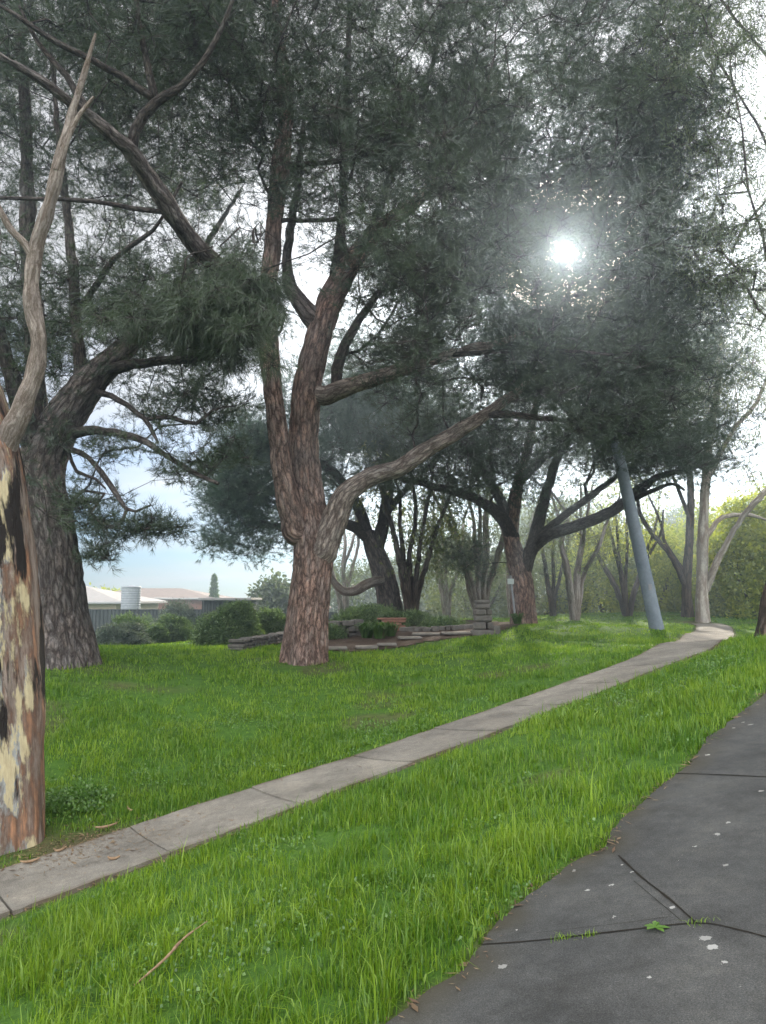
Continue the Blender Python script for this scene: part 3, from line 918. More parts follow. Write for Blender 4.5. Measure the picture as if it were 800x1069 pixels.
# ---- the massive pine behind the gum
def pine_a():
    tr = Tree(); Y = 14
    b = zbase(55, 688, Y)
    tr.limb([b - [0, 0, .25], P(53, 640, Y), P(50, 590, Y), P(45, 540, Y), P(41, 510, Y), P(45, 480, Y), P(62, 445, Y), P(88, 408, Y), P(108, 386, Y), P(140, 355, Y + .3), P(168, 325, Y + .6)],
            [.86, .66, .60, .53, .46, .44, .39, .33, .27, .18, .10])
    L = lambda pts, k=None, **kw: limb_px(tr, pts, k, **kw)
    L([(44, 490, 14, 32), (38, 430, 14.4, 24), (36, 340, 14.8, 20), (30, 250, 15, 17), (28, 140, 15.2, 13), (20, 30, 15.5, 9), (10, -60, 15.8, 5)])
    L([(42, 485, 14, 26), (16, 405, 13.4, 18), (-5, 330, 13, 13), (-20, 220, 12.5, 9)])
    L([(86, 408, 14, 17), (80, 340, 14, 12), (74, 255, 14, 11), (68, 210, 14, 9), (60, 130, 14, 6), (55, 60, 14, 4)])
    L([(110, 386, 14, 13), (150, 379, 13.6, 10), (200, 374, 13.2, 8), (235, 366, 13, 6), (262, 352, 12.8, 4)])
    L([(80, 452, 13.9, 11), (110, 450, 13.5, 8), (145, 458, 13.1, 7), (172, 474, 12.8, 6), (200, 492, 12.5, 5), (228, 505, 12.3, 3)])
    L([(98, 408, 13.9, 8), (125, 418, 13.5, 7), (150, 437, 13.2, 6), (160, 452, 13, 5), (165, 462, 12.9, 3)])
    L([(152, 438, 13.2, 5), (178, 436, 13.1, 5), (205, 442, 12.9, 4), (222, 428, 12.8, 3), (245, 424, 12.7, 2)])
    L([(68, 466, 13.9, 8), (92, 478, 13.4, 6), (112, 502, 13, 6), (128, 526, 12.7, 5), (132, 533, 12.6, 4), (127, 547, 12.6, 4)])
    L([(132, 531, 12.6, 4), (142, 534, 12.5, 3), (158, 527, 12.5, 2)])
    L([(72, 472, 13.9, 4), (80, 492, 13.7, 4), (100, 500, 13.6, 3), (110, 510, 13.5, 2)])
    L([(108, 386, 14, 15), (150, 330, 15, 11), (190, 290, 16, 8), (225, 240, 17, 6), (250, 200, 18, 4)])
    L([(80, 330, 14, 8), (120, 270, 13.5, 6), (160, 240, 13, 4), (190, 190, 12.6, 3)])
    low = np.vstack([
        zone(142, 550, 40, 14, 12.1, 12.9, 42, 3, .10),
        zone(118, 577, 22, 9, 12.2, 12.8, 14, 3, .10),
        zone(205, 425, 55, 36, 12.3, 15.5, 72, 3, .22),
        zone(110, 455, 50, 22, 12.5, 15, 24, 3, .2),
        zone(190, 482, 50, 18, 12.2, 13.5, 26, 2, .2),
        zone(92, 525, 30, 26, 12.8, 14, 33, 3, .16),
        zone(225, 470, 28, 18, 12.2, 13.5, 14, 2, .2)])
    tips = np.vstack([
        zone(110, 200, 130, 190, 14, 20, 720, 5, .5, True),
        zone(60, 360, 80, 70, 12.5, 17, 110, 5, .4, True),
        zone(190, 330, 80, 45, 12.5, 18, 130, 5, .45, True),
        zone(60, 30, 110, 90, 13, 18, 330, 5, .5, True),
        zone(-60, 250, 60, 250, 10, 18, 150, 5, .5, True)])
    tips = tips[sun_clear(tips, 1.3)]
    tr.grow(low, .22); tr.grow(tips, .22)
    tr.radii(.006)
    emit_tree('pine_tree', tr, b, 'massive grey pine with the thickest trunk, half hidden behind the peeling gum', 'tree', 1, M['pine_bark_grey'], M['branch_bark'], M['branch_bark'],
              lambda mb: (needles(mb, tips, 15, 18, .16, .0085, .46), needles(mb, low, 13, 17, .13, .0075, .25)), [M['needles'], M['branch_bark']], (72, 26), .05, .10, seed=3)
pine_a()

# ---- the pine in the middle
def pine_b():
    tr = Tree(); Y = 15.7
    b = zbase(318, 690, Y)
    tr.limb([b - [0, 0, .25], P(321, 650, Y), P(325, 600, Y), P(326, 560, Y), P(321, 510, Y), P(318, 460, Y), P(320, 410, Y), P(329, 365, Y), P(341, 325, Y), P(360, 285, Y + .3), P(388, 248, Y + .6), P(440, 205, Y + 1), P(485, 150, Y + 1.4), P(520, 90, Y + 1.8)],
            [.48, .405, .40, .41, .345, .325, .315, .30, .28, .24, .20, .14, .095, .05])
    L = lambda pts, k=None, **kw: limb_px(tr, pts, k, **kw)
    bk = 'pine_bark'
    L([(309, 556, 15.55, 25), (297, 505, 15.3, 21), (287, 425, 15.2, 20), (282, 370, 15.1, 22), (279, 320, 15.1, 20), (286, 245, 15.1, 20), (293, 170, 15.2, 19), (299, 110, 15.2, 17), (290, 40, 15.2, 14), (284, -20, 15.2, 11), (280, -120, 15.3, 6)], bk)
    L([(334, 578, 15.6, 32), (348, 546, 15.5, 27), (362, 516, 15.4, 23), (386, 499, 15.3, 21), (415, 490, 15.2, 20), (445, 471, 15.1, 18), (472, 455, 15, 16), (500, 436, 14.9, 13), (525, 420, 14.8, 11), (548, 402, 14.7, 8), (570, 380, 14.6, 5)], 'pine_bark_pale')
    L([(505, 433, 14.9, 10), (540, 434, 14.7, 7), (580, 438, 14.5, 5), (620, 441, 14.3, 4), (655, 452, 14.1, 3)])
    L([(340, 413, 15.6, 22), (375, 400, 15.2, 17), (420, 385, 14.8, 14), (470, 370, 14.4, 11), (520, 358, 14, 8), (562, 343, 13.6, 5)], 'pine_bark_pale')
    L([(475, 370, 14.3, 6), (520, 367, 14, 5), (580, 366, 13.6, 4), (640, 370, 13.2, 3)])
    L([(352, 385, 15.6, 12), (368, 345, 15.4, 9), (400, 300, 15.2, 8), (430, 262, 15, 6), (462, 225, 14.8, 4)])
    L([(335, 340, 15.7, 26), (318, 322, 15.7, 20), (304, 300, 15.9, 15), (300, 265, 16.1, 11), (310, 200, 16.4, 8), (318, 120, 16.6, 5)], 'pine_bark_grey')
    L([(350, 305, 15.8, 16), (356, 240, 16.2, 11), (360, 150, 16.6, 9), (364, 60, 17, 7), (366, -40, 17.4, 4)])
    L([(388, 248, 16.3, 12), (410, 180, 16.8, 9), (440, 110, 17.2, 6), (460, 30, 17.6, 4)])
    L([(440, 205, 16.7, 10), (520, 190, 16.5, 7), (600, 180, 16.2, 5), (660, 165, 16, 3)])
    L([(281, 335, 15.1, 24), (248, 298, 14.2, 22), (205, 257, 13.2, 22), (172, 210, 12.3, 21), (142, 165, 11.6, 19), (108, 132, 11, 15), (60, 96, 10.4, 11), (0, 58, 9.8, 8), (-50, 30, 9.4, 5)], 'pine_bark_grey')
    L([(137, 158, 11.5, 15), (140, 136, 11.4, 13), (163, 107, 11.2, 12), (200, 80, 11, 8), (232, 30, 10.8, 6), (250, -20, 10.6, 4)])
    L([(163, 108, 11.2, 10), (152, 60, 11, 8), (142, 0, 10.8, 6), (135, -50, 10.7, 4)])
    L([(160, 102, 11.2, 10), (110, 70, 10.8, 8), (60, 45, 10.5, 7), (15, 15, 10.2, 5), (-30, -10, 10, 3)])
    L([(95, 122, 10.9, 9), (70, 80, 10.7, 7), (40, 45, 10.5, 5), (20, 5, 10.3, 3)])
    L([(178, 222, 12.5, 6), (150, 219, 12.2, 6), (110, 212, 11.8, 5), (60, 208, 11.4, 5), (0, 207, 11, 4), (-40, 206, 10.7, 3)], bare_=True)
    L([(296, 172, 15.2, 6), (350, 169, 14.6, 5), (400, 156, 14, 4), (450, 140, 13.5, 3)], bare_=True)
    L([(290, 230, 15.1, 5), (345, 229, 14.6, 5), (382, 217, 14.2, 3)], bare_=True)
    hang = np.vstack([zone(235, 320, 58, 34, 11.2, 13, 96, 3, .16), zone(175, 330, 55, 30, 11.4, 13, 45, 3, .16), zone(268, 290, 22, 45, 11.5, 13, 24, 3, .14), zone(255, 378, 25, 28, 11.6, 12.8, 20, 3, .12)])
    tips = np.vstack([
        zone(450, 60, 270, 130, 13, 22, 1500, 5, .5, True),
        zone(540, 200, 170, 110, 12, 21, 780, 5, .5, True), zone(665, 110, 70, 130, 14, 21, 300, 5, .5, True), zone(680, 250, 50, 70, 14, 20, 80, 5, .7), zone(585, 240, 85, 62, 15, 20, 300, 4, .35),
        zone(400, 200, 110, 110, 14, 22, 300, 5, .5, True),
        zone(540, 330, 150, 70, 13, 19, 480, 5, .45, True), zone(640, 400, 70, 45, 13.5, 16.5, 130, 5, .35), zone(690, 330, 60, 60, 14, 17, 110, 5, .4),
        zone(470, 395, 80, 45, 14, 17, 70, 5, .4, True), zone(565, 352, 45, 22, 13.2, 14.6, 90, 4, .28), zone(572, 388, 40, 22, 14.2, 15.3, 80, 4, .28), zone(630, 440, 45, 18, 13.8, 14.8, 50, 4, .25),
        zone(250, 60, 90, 90, 13, 18, 230, 5, .5, True),
        zone(110, 15, 130, 45, 10.5, 13, 100, 5, .3, True),
        zone(370, 330, 70, 60, 16, 21, 70, 5, .4, True),
        zone(420, -120, 330, 90, 10, 20, 420, 5, .6, True)])
    tips = tips[sun_clear(tips, .75)]
    dead = np.vstack([zone(245, 255, 45, 45, 11.6, 13.4, 60, 3, .12), zone(285, 310, 20, 50, 13.5, 15, 24, 3, .12)])
    tr.grow(dead, .1, .2, .2)
    tr.grow(tips, .2); tr.grow(hang, .2)
    tr.radii(.006)
    def crown(mb):
        needles(mb, tips, 15, 18, .16, .009, .50)
        needles(mb, hang, 16, 18, .19, .007, .34, 0, .55, tint=(.5, 1))
    emit_tree('pine_tree', tr, b, 'pine with reddish flaky trunk forking low into a limb that sweeps sideways over the lawn', 'tree', 1, M['pine_bark'], M['branch_bark'], M['branch_bark'],
              crown, [M['needles'], M['branch_bark']], (64, 28), .04, .2, seed=11)
pine_b()

# ---- the blue-green pine behind
def pine_c():
    tr = Tree(); Y = 28
    b = zbase(409, 645, Y)
    tr.limb([b - [0, 0, .3], P(405, 622, Y), P(399, 597, Y), P(390, 572, Y), P(384, 555, Y)], [.50, .42, .40, .36, .25])
    L = lambda pts, k=None, **kw: limb_px(tr, pts, k, **kw)
    L([(392, 577, Y, 18), (400, 545, Y, 13), (405, 510, Y, 11), (402, 470, Y, 8), (395, 430, Y, 5)])
    L([(386, 562, Y, 15), (365, 548, Y, 12), (335, 545, Y, 9), (300, 550, Y, 7), (270, 545, Y, 5), (245, 530, Y, 3)])
    L([(384, 556, Y, 13), (372, 525, Y, 11), (345, 490, Y - .5, 8), (300, 470, Y - 1, 6), (260, 465, Y - 1, 4)])
    L([(400, 540, Y, 9), (425, 510, Y + .5, 7), (455, 480, Y + 1, 5), (480, 455, Y + 1, 3)])
    L([(400, 605, Y - .2, 10), (385, 609, Y - .8, 10), (366, 618, Y - 1.2, 9), (352, 612, Y - 1.4, 7), (343, 596, Y - 1.5, 5), (340, 578, Y - 1.5, 3)], 'gum_bark')
    left = np.vstack([zone(262, 500, 42, 55, 25.5, 30, 200, 4, .4), zone(240, 498, 28, 34, 26, 29, 80, 4, .3), zone(270, 455, 30, 25, 26, 30, 60, 4, .35), zone(248, 562, 26, 24, 26, 29, 55, 4, .3), zone(285, 545, 25, 30, 26, 29, 30, 4, .3)])
    tips = np.vstack([zone(410, 450, 85, 50, 25, 33, 330, 5, .5), zone(350, 430, 60, 40, 26, 32, 130, 5, .5), zone(340, 500, 60, 40, 27, 31, 80, 4, .4), zone(380, 400, 80, 50, 27, 33, 150, 5, .5)])
    tips = np.vstack([tips, left])
    tr.grow(tips, .2); tr.radii(.008)
    emit_tree('pine_tree', tr, b, 'blue-green pine behind the stone garden bed, its rounded crown hanging beside open sky', 'tree', 1, M['pine_bark_grey'], M['branch_bark'], M['branch_bark'],
              lambda mb: needles(mb, tips, 15, 17, .2, .015, .6, .4), [M['needles_blue'], M['branch_bark']], (36, 18), .03, .2, seed=23)
pine_c()

# ---- the spreading pine to the right
def pine_d():
    tr = Tree(); Y = 26
    b = zbase(546, 653, Y)
    tr.limb([b - [0, 0, .3], P(546, 630, Y), P(544, 605, Y), P(538, 580, Y), P(534, 555, Y), P(540, 510, Y), P(552, 465, Y), P(560, 420, Y), P(565, 370, Y)],
            [.47, .40, .38, .31, .25, .20, .16, .12, .07])
    L = lambda pts, k=None, **kw: limb_px(tr, pts, k, **kw)
    L([(545, 598, Y, 18), (556, 572, Y - .2, 15), (575, 558, Y - .5, 13), (605, 548, Y - .8, 12), (640, 533, Y - 1.2, 11), (668, 511, Y - 1.6, 10), (690, 497, Y - 2, 7), (725, 488, Y - 2.4, 5), (760, 478, Y - 2.8, 3)])
    L([(556, 572, Y - .2, 14), (566, 530, Y - .2, 11), (578, 490, Y, 9), (592, 450, Y + .3, 7), (610, 400, Y + .6, 5)])
    L([(535, 560, Y, 15), (522, 538, Y - .3, 12), (495, 520, Y - .6, 10), (460, 510, Y - .9, 8), (420, 500, Y - 1.2, 6), (380, 490, Y - 1.5, 4)])
    L([(536, 545, Y, 11), (510, 500, Y, 9), (490, 460, Y + .4, 7), (470, 420, Y + .8, 4)])
    L([(560, 562, Y - .3, 10), (600, 530, Y - .6, 8), (640, 500, Y - .9, 6), (680, 470, Y - 1.2, 4)])
    L([(545, 500, Y, 9), (580, 470, Y - .6, 7), (630, 450, Y - 1.2, 5), (690, 440, Y - 1.8, 3)])
    L([(640, 533, Y - 1.2, 7), (665, 520, Y - 1.8, 6), (700, 505, Y - 2.3, 4), (715, 512, Y - 2.6, 3)])
    tips = np.vstack([
        zone(600, 400, 160, 75, 20, 31, 640, 5, .55, True),
        zone(560, 465, 130, 38, 21, 30, 270, 5, .5),
        zone(680, 470, 70, 25, 20, 27, 170, 5, .45),
        zone(460, 480, 60, 35, 21, 28, 170, 5, .5),
        zone(640, 300, 100, 80, 20, 30, 340, 5, .8, True),
        zone(480, 560, 25, 45, 27, 30, 40, 4, .4), zone(690, 470, 75, 30, 29, 36, 90, 5, .5),
        zone(580, 240, 60, 50, 22, 29, 100, 5, .6)])
    tips = tips[sun_clear(tips, .7)]
    tr.grow(tips, .2); tr.radii(.008)
    emit_tree('pine_tree', tr, b, 'spreading pine with a broad dark umbrella crown standing beside the thin sign post', 'tree', 1, M['pine_bark'], M['branch_bark'], M['branch_bark'],
              lambda mb: needles(mb, tips, 12, 16, .2, .014, .62, .4), [M['needles'], M['branch_bark']], (40, 18), .03, .2, seed=31)
pine_d()

# ---- gum with peeling bark, cut by the left of the frame
def gum_front():
    tr = Tree(); Y = 7.6
    b = zbase(3, 862, Y)
    tr.limb([b - [0, 0, .2], P(2, 790, Y), P(-1, 700, Y), P(-5, 620, Y), P(-11, 540, Y), P(-17, 470, Y), P(-32, 410, Y), P(-70, 340, Y), P(-110, 220, Y), P(-140, 60, Y), P(-160, -120, Y)],
            [.45, .41, .405, .39, .375, .345, .30, .26, .22, .17, .10])
    tr.radii(.01)
    root = empty('gum_tree', b, 'gum tree with cream and charred peeling bark and a bare grey dead limb', 'tree')
    mb = MB()
    p, r = resample(tr.pos[:tr.n], tr.r[:tr.n], .035)
    def dd(bk, th, s, R):
        q = bk * [1, 1, .35]
        n = (vnoise(q * 4, 5) - .5) * .07 + np.clip((vnoise(q * [3.5, 3.5, 1.6] + 3, 6) - .45) * 6, 0, 1) * .035 - .02 + (vnoise(bk * [1, 1, .12] * 16, 8) - .5) * .012
        n = n + R * .16 * np.exp(-np.maximum(s, 0) / .35) * np.cos(th * 4 + 1)
        n = n - .06 * np.exp(-(((th + .0) % 6.283 - 5.1) / .16) ** 2) * np.clip(vnoise(bk * [0, 0, 1.1] + 2, 9) * 3 - .8, 0, 1)
        return n
    tube(mb, p, r, 110, 0, True, dd)
    mb.build('trunk', M['gum_trunk'], root)
    mb = MB()
    D = [(-4, 492, 7.6, 26), (9, 458, 7.52, 25), (24, 424, 7.45, 21), (38, 385, 7.4, 17), (41, 355, 7.35, 17), (35, 325, 7.3, 17), (33, 295, 7.25, 16), (37, 262, 7.2, 15), (46, 232, 7.15, 14), (56, 195, 7.1, 13), (63, 165, 7.05, 12), (72, 130, 7, 8), (82, 95, 6.95, 7), (93, 60, 6.9, 5), (100, 35, 6.85, 2)]
    def tl(mb, D, n=20):
        q, r = resample([P(a, b_, c) for a, b_, c, d in D], [pxr(d, c) for a, b_, c, d in D], .05)
        tube(mb, q, r, n, 0, True, lambda bk, th, s, R: (vnoise(bk * [1, 1, .12] * 40, 4) - .5) * .02 + (vnoise(bk * 6, 2) - .5) * R * .35)
    tl(mb, D)
    lo = mb.build('dead_limb', M['dead_wood'], root)
    mb = MB(); tl(mb, [(60, 178, 7.05, 9), (68, 152, 7, 7), (79, 128, 6.97, 6), (90, 112, 6.95, 5), (98, 101, 6.93, 3)]); mb.build('broken_fork', M['dead_wood'], lo)
    mb = MB(); tl(mb, [(36, 272, 7.22, 10), (26, 255, 7.15, 9), (12, 240, 7.1, 8), (0, 218, 7.05, 7), (-14, 190, 7, 5)]); mb.build('side_branch', M['dead_wood'], lo)
gum_front()

# ---- generic multi-stemmed gums and leafy bushes
def gum(px, py, Y, stems, zones, label, bark='gum_bark', leaf='gum_leaf', per=26, rad=.5, ln=.14, wid=.03, name='gum_tree', group=None, bf=.2, seed=0, cat='tree', hang=.8, parts=True, cover=1):
    tr = Tree(20000)
    b = zbase(px, py, Y)
    for k, st in enumerate(stems):
        pts = [P(a, c, Y + dy) for a, c, dy, w in st]
        if k == 0 or st[0][3] < 0: pts[0] = b - [0, 0, .2]
        tr.limb(pts, [abs(pxr(w, Y + dy)) for a, c, dy, w in st], None, attach=k > 0)
    tips = np.vstack([zone(*z) for z in zones])
    tips = tips[sun_clear(tips, .8)]
    tr.grow(tips, bf, .5); tr.radii(.007)
    return emit_tree(name, tr, b, label, cat, 1, M[bark], M[bark], M[bark],
                     lambda mb: leaves(mb, tips, per, rad, ln, wid, hang), [M[leaf], M['branch_bark']], (20, 12), .012, .25, group, seed)

gum(734, 649, 31, [[(734, 651, 0, 15), (733, 610, 0, 11), (734, 560, 0, 10.5), (737, 500, 0, 9.5), (742, 450, .2, 8), (750, 400, .4, 6), (752, 340, .6, 4)],
                   [(737, 616, 0, 7.5), (752, 580, -.4, 7), (770, 548, -.8, 6), (788, 525, -1.2, 7), (806, 505, -1.5, 5), (830, 470, -2, 3)],
                   [(737, 560, 0, 6), (755, 540, .2, 5), (785, 538, .4, 4), (805, 545, .6, 2)],
                   [(738, 500, 0, 7), (765, 450, 0, 5), (790, 420, 0, 4), (805, 380, 0, 2)]],
    [(745, 420, 60, 60, 27, 33, 260, 5, .6), (765, 350, 50, 60, 27, 33, 210, 5, .6), (700, 440, 50, 40, 27, 33, 120, 5, .6), (790, 470, 30, 25, 27, 31, 16, 4, .5)],
    'pale smooth-barked gum by the end of the footpath, a slanting limb on its sunny side', 'pale_gum_bark', 'gum_leaf', 26, .65, .19, .034, seed=41)
gum(718, 649, 33, [[(718, 650, 0, 12), (717, 610, 0, 10), (720, 560, 0, 9), (721, 510, .2, 7), (716, 460, .4, 5), (712, 410, .6, 3)],
                     [(716, 612, 0, 6), (700, 580, -.4, 5), (680, 556, -.8, 5), (668, 535, -1.2, 4), (664, 505, -1.5, 3)],
                     [(716, 600, 0, 5), (695, 568, .4, 4), (690, 545, .6, 3), (676, 515, .8, 2)],
                     [(720, 540, 0, 5), (708, 510, 0, 4), (695, 480, 0, 2)]],
    [(690, 430, 55, 45, 30, 36, 130, 5, .6), (725, 380, 45, 50, 30, 36, 110, 5, .6), (672, 500, 25, 25, 30, 34, 22, 4, .5)],
    'dark-trunked gum growing right behind the pale smooth-barked gum', 'dark_gum_bark', 'gum_leaf', 26, .65, .19, .034, seed=43)
# tree at the frame edge whose twigs cross the white sky
gum(797, 667, 14, [[(797, 668, 0, 20), (802, 630, 0, 14), (815, 560, 0, 13), (828, 450, 0, 12), (834, 330, 0, 11), (832, 200, 0, 9), (820, 60, 0, 7), (812, -60, 0, 4)],
                   [(834, 340, 0, 6), (806, 290, -.2, 3.5), (795, 240, -.3, 3), (782, 200, -.4, 2.4), (774, 130, -.5, 1.6), (762, 70, -.6, 2)],
                   [(834, 260, 0, 5), (800, 150, .3, 3), (772, 100, .5, 2.2), (745, 55, .8, 3)],
                   [(832, 200, 0, 4), (800, 210, .5, 2.5), (772, 245, .8, 3), (765, 265, 1, 2)],
                   [(820, 80, 0, 4), (785, 40, 0, 2.5), (760, 10, 0, 3), (740, -20, 0, 2)],
                   [(832, 300, 0, 4), (800, 330, -.3, 2.5), (780, 300, -.3, 3), (764, 290, -.4, 2)]],
    [(755, 90, 60, 100, 12, 16, 180, 3, .22), (770, 220, 45, 60, 12.5, 15.5, 80, 3, .22), (720, 60, 45, 70, 12.5, 16, 110, 3, .25), (780, 310, 30, 30, 12.5, 15, 30, 3, .2), (750, 260, 50, 50, 13, 15, 90, 3, .22)],
    'leaning dark gum at the frame edge past the path, fine twigs against white sky', 'dark_gum_bark', 'gum_leaf_grey', 34, .34, .13, .018, seed=47)

def stem_fan(px, py, seeds, h, spread, w):
    """a clump of leaning stems from one foot"""
    r = np.random.default_rng(seeds[0]); out = []
    for k in range(seeds[1]):
        t = (k + .5) / seeds[1] * 2 - 1 + r.normal(0, .15); st = []
        for q in range(6):
            u = q / 5
            st.append((px + t * spread * u ** 1.25 + r.normal(0, 2.5) * u * 1.6, py - h * u * (1 - .12 * abs(t)), r.normal(0, .5) * u * 2 + t * .3, (w * (1 - .78 * u)) * (1 if k == 0 else .75) + .8))
        st[0] = (px + t * 3, py, 0, w * (1 if k == 0 else .7))
        out.append(st)
    return out

gl = 'multi-stemmed pale gum '
BG = [
    (430, 655, 27, (1, 5), 190, 55, 9, 'dark_gum_bark', 'gum_leaf', [(425, 520, 50, 45, 25, 30, 60, 4, .5), (440, 570, 30, 40, 25, 30, 24, 4, .5)], 'gum clump with reddish split stems on the mulch between two pines'),
    (502, 652, 31, (2, 8), 190, 75, 7, 'gum_bark', 'gum_leaf_grey', [(500, 540, 55, 60, 28, 35, 130, 4, .6), (470, 590, 25, 35, 29, 33, 26, 4, .5)], 'fan of many slender pale stems rising behind the stone pillar'),
    (600, 652, 31, (3, 5), 150, 50, 8, 'gum_bark', 'gum_leaf', [(600, 540, 45, 45, 29, 34, 70, 4, .6)], 'crooked pale-stemmed gum seen between the spreading pine and the leaning pole'),
    (578, 653, 36, (4, 3), 130, 26, 6, 'dark_gum_bark', 'gum_leaf_grey', [(575, 560, 26, 50, 34, 38, 60, 4, .6)], 'thin dark-stemmed gum directly behind the spreading pine'),
    (655, 650, 34, (5, 6), 130, 55, 6, 'dark_gum_bark', 'bush_leaf', [(650, 545, 45, 45, 32, 37, 80, 4, .6)], 'low dark-stemmed tree with bright leaves behind the leaning pole'),
    (535, 652, 38, (6, 4), 150, 35, 6, 'gum_bark', 'gum_leaf_grey', [(535, 570, 35, 50, 36, 41, 60, 4, .6)], 'grey-leaved gum far back behind the thin sign post'),
    (467, 652, 40, (7, 4), 150, 35, 6, 'gum_bark', 'gum_leaf_grey', [(462, 575, 32, 45, 38, 43, 70, 4, .6)], 'grey-leaved gum far behind the reddish split-stemmed clump'),
    (360, 648, 38, (8, 4), 140, 40, 6, 'gum_bark', 'gum_leaf_grey', [(352, 590, 34, 32, 36, 42, 80, 4, .6)], 'pale-stemmed gum glimpsed past the middle pine behind its sweeping limb'),
]
for (px, py, Y, sd, h, sp, w, bark, leaf, zn, lab) in BG:
    gum(px, py, Y, stem_fan(px, py, sd, h, sp, w), zn, lab, bark, leaf, 34, .7, .22, .05, group='slender gums behind the lawn', seed=sd[0] * 3 + 60)

def bush(px, py, Y, rx, ry, label, leaf='bush_leaf', n=260, per=26, ln=.12, wid=.06, rad=.38, group=None, name='bush', cat='bush', dz=1.0, hang=.1, stem='dark_gum_bark', flat=.8, tint=(.05, .95)):
    """rounded leafy bush: px ellipse centre-bottom py, half width rx, full height ry (px)"""
    b = zbase(px, py, Y); tr = Tree(8000)
    R = rx * Y / F; hh = ry * Y / F
    k = 4
    for i in range(k):
        a = i * 2 * math.pi / k + rng.uniform(0, 1)
        tr.limb([b + [0, 0, -.1], b + [math.cos(a) * R * .3, math.sin(a) * R * .3, hh * .3], b + [math.cos(a) * R * .55, math.sin(a) * R * .5, hh * .65]], [max(.02, R * .035), max(.015, R * .025), .012], attach=i > 0)
    q = unit(rng.normal(0, 1, (n, 3))); q[:, 2] = np.abs(q[:, 2])
    lump = .78 + .38 * vnoise(q * 2.3 + [px, Y, 3.], 5)
    rr = rng.uniform(.55, 1, n) ** .5 * lump
    tips = b + q * rr[:, None] * [R, R * dz, hh]
    tr.grow(tips[::3], .2, .4); tr.radii(.006)
    return emit_tree(name, tr, b, label, cat, 1, M[stem], M[stem], M[stem], lambda mb: leaves(mb, tips, per, rad, ln, wid, hang, tint=tint, twig=False, flat=flat), [M[leaf]], (10, 8), .004, 0, group, 0, 'twigs', 'foliage')

gb = 'sunlit bushes behind the lawn'
for a in [
    (792, 653, 34, 60, 125, 'bright yellow-green bush filling the frame edge beside the leaning gum', 'bush_leaf', 1100),
    (738, 653, 42, 55, 105, 'sunlit bush directly behind the pale smooth-barked gum', 'bush_leaf', 800),
    (685, 653, 40, 44, 88, 'low sunlit bush between the leaning pole and the dark-trunked gum', 'bush_leaf', 620),
    (630, 654, 42, 55, 92, 'sunlit bush just behind the crooked pale-stemmed gum and the pole', 'bush_leaf', 760),
    (572, 654, 44, 45, 75, 'dull green bush behind the spreading pine trunk', 'gum_leaf', 330),
    (500, 654, 46, 50, 65, 'dull green bush far behind the stone pillar', 'gum_leaf', 330),
]:
    bush(a[0], a[1], a[2], a[3], a[4], a[5], a[6], int(a[7] * .62), 30, .21, .11, .75, gb)
gt = 'tall trees beyond the sunlit bushes'
for (px, py, Y, rx, ry, lab, leaf, n) in [
    (795, 642, 60, 70, 125, 'tall tree with yellowish top rising above the bright bush at the frame edge', 'bush_leaf', 750),
    (715, 642, 62, 55, 105, 'tall tree beyond the two smooth and dark gums', 'gum_leaf', 560),
    (640, 642, 60, 60, 110, 'tall tree far beyond the leaning pole', 'gum_leaf', 460),
    (565, 642, 62, 60, 120, 'tall dull tree far beyond the spreading pine', 'gum_leaf_grey', 460),
    (485, 642, 60, 55, 95, 'tall dull tree far beyond the fan of slender stems', 'gum_leaf_grey', 420),
    (410, 642, 64, 50, 70, 'grey-green tree far beyond the blue-green pine trunk', 'gum_leaf_grey', 330),
    (345, 642, 62, 35, 70, 'grey-green tree far beyond the middle pine trunk', 'gum_leaf_grey', 280),
    (288, 640, 44, 30, 62, 'round grey-green tree beside the dark shed near the open sky', 'gum_leaf_grey', 380),
    (108, 640, 66, 40, 40, 'yellow-green tree whose top shows above the grey house roof', 'bush_leaf', 300),
    (870, 650, 52, 60, 140, 'tall tree out past the frame edge behind the bright bush', 'gum_leaf', 400)]:
    bush(px, py, Y, rx, ry, lab, leaf, n, 26, .32, .17, .95, gt, 'tree', 'tree')

# shrubs of the garden
gs = 'clipped round shrubs at the lawn edge'
for (px, py, Y, rx, ry, lab, leaf, n) in [
    (135, 670, 26.5, 23, 30, 'round clipped green shrub closest to the massive pine trunk', 'shrub_leaf', 520),
    (163, 671, 26, 14, 19, 'small round shrub squeezed between two larger clipped shrubs', 'shrub_leaf', 260),
    (181, 671, 27, 22, 27, 'round clipped green shrub in front of the steel fence corner', 'shrub_leaf', 480),
    (240, 675, 22.5, 36, 41, 'largest dark rounded shrub on the mulch beside the middle pine', 'shrub_leaf', 950),
    (284, 671, 24, 20, 28, 'dark shrub tucked between the largest shrub and the middle pine', 'shrub_leaf', 380),
    (387, 655, 23.5, 40, 24, 'wide low dark hedge-like shrub behind the dark stone wall', 'shrub_leaf', 700),
    (462, 661, 22.5, 24, 9, 'lowest spreading shrub on the mulch between the strap-leaved plants and the stone pillar', 'shrub_leaf', 240),
    (345, 668, 21, 13, 13, 'small dark shrub at the end of the dark dry-stone wall', 'shrub_leaf', 200),
    (432, 655, 25, 20, 14, 'low dark shrub at the foot of the split-stemmed gum clump', 'shrub_leaf', 240)]:
    bush(px, py, Y, rx, ry, lab, leaf, n, 34, .085, .03, .17, gs, 'shrub', 'shrub', 1.0, -.4)
bush(127, 678, 24.5, 31, 22, 'low silvery shrub spreading in front of the clipped green shrubs', 'shrub_grey', 560, 30, .07, .025, .16, None, 'shrub', 'shrub', .8, -.3)
bush(184, 655, 35, 22, 42, 'loose spiky blue-green shrub standing against the steel fence', 'shrub_grey', 420, 30, .14, .035, .35, None, 'shrub', 'shrub', 1.0, -.9)
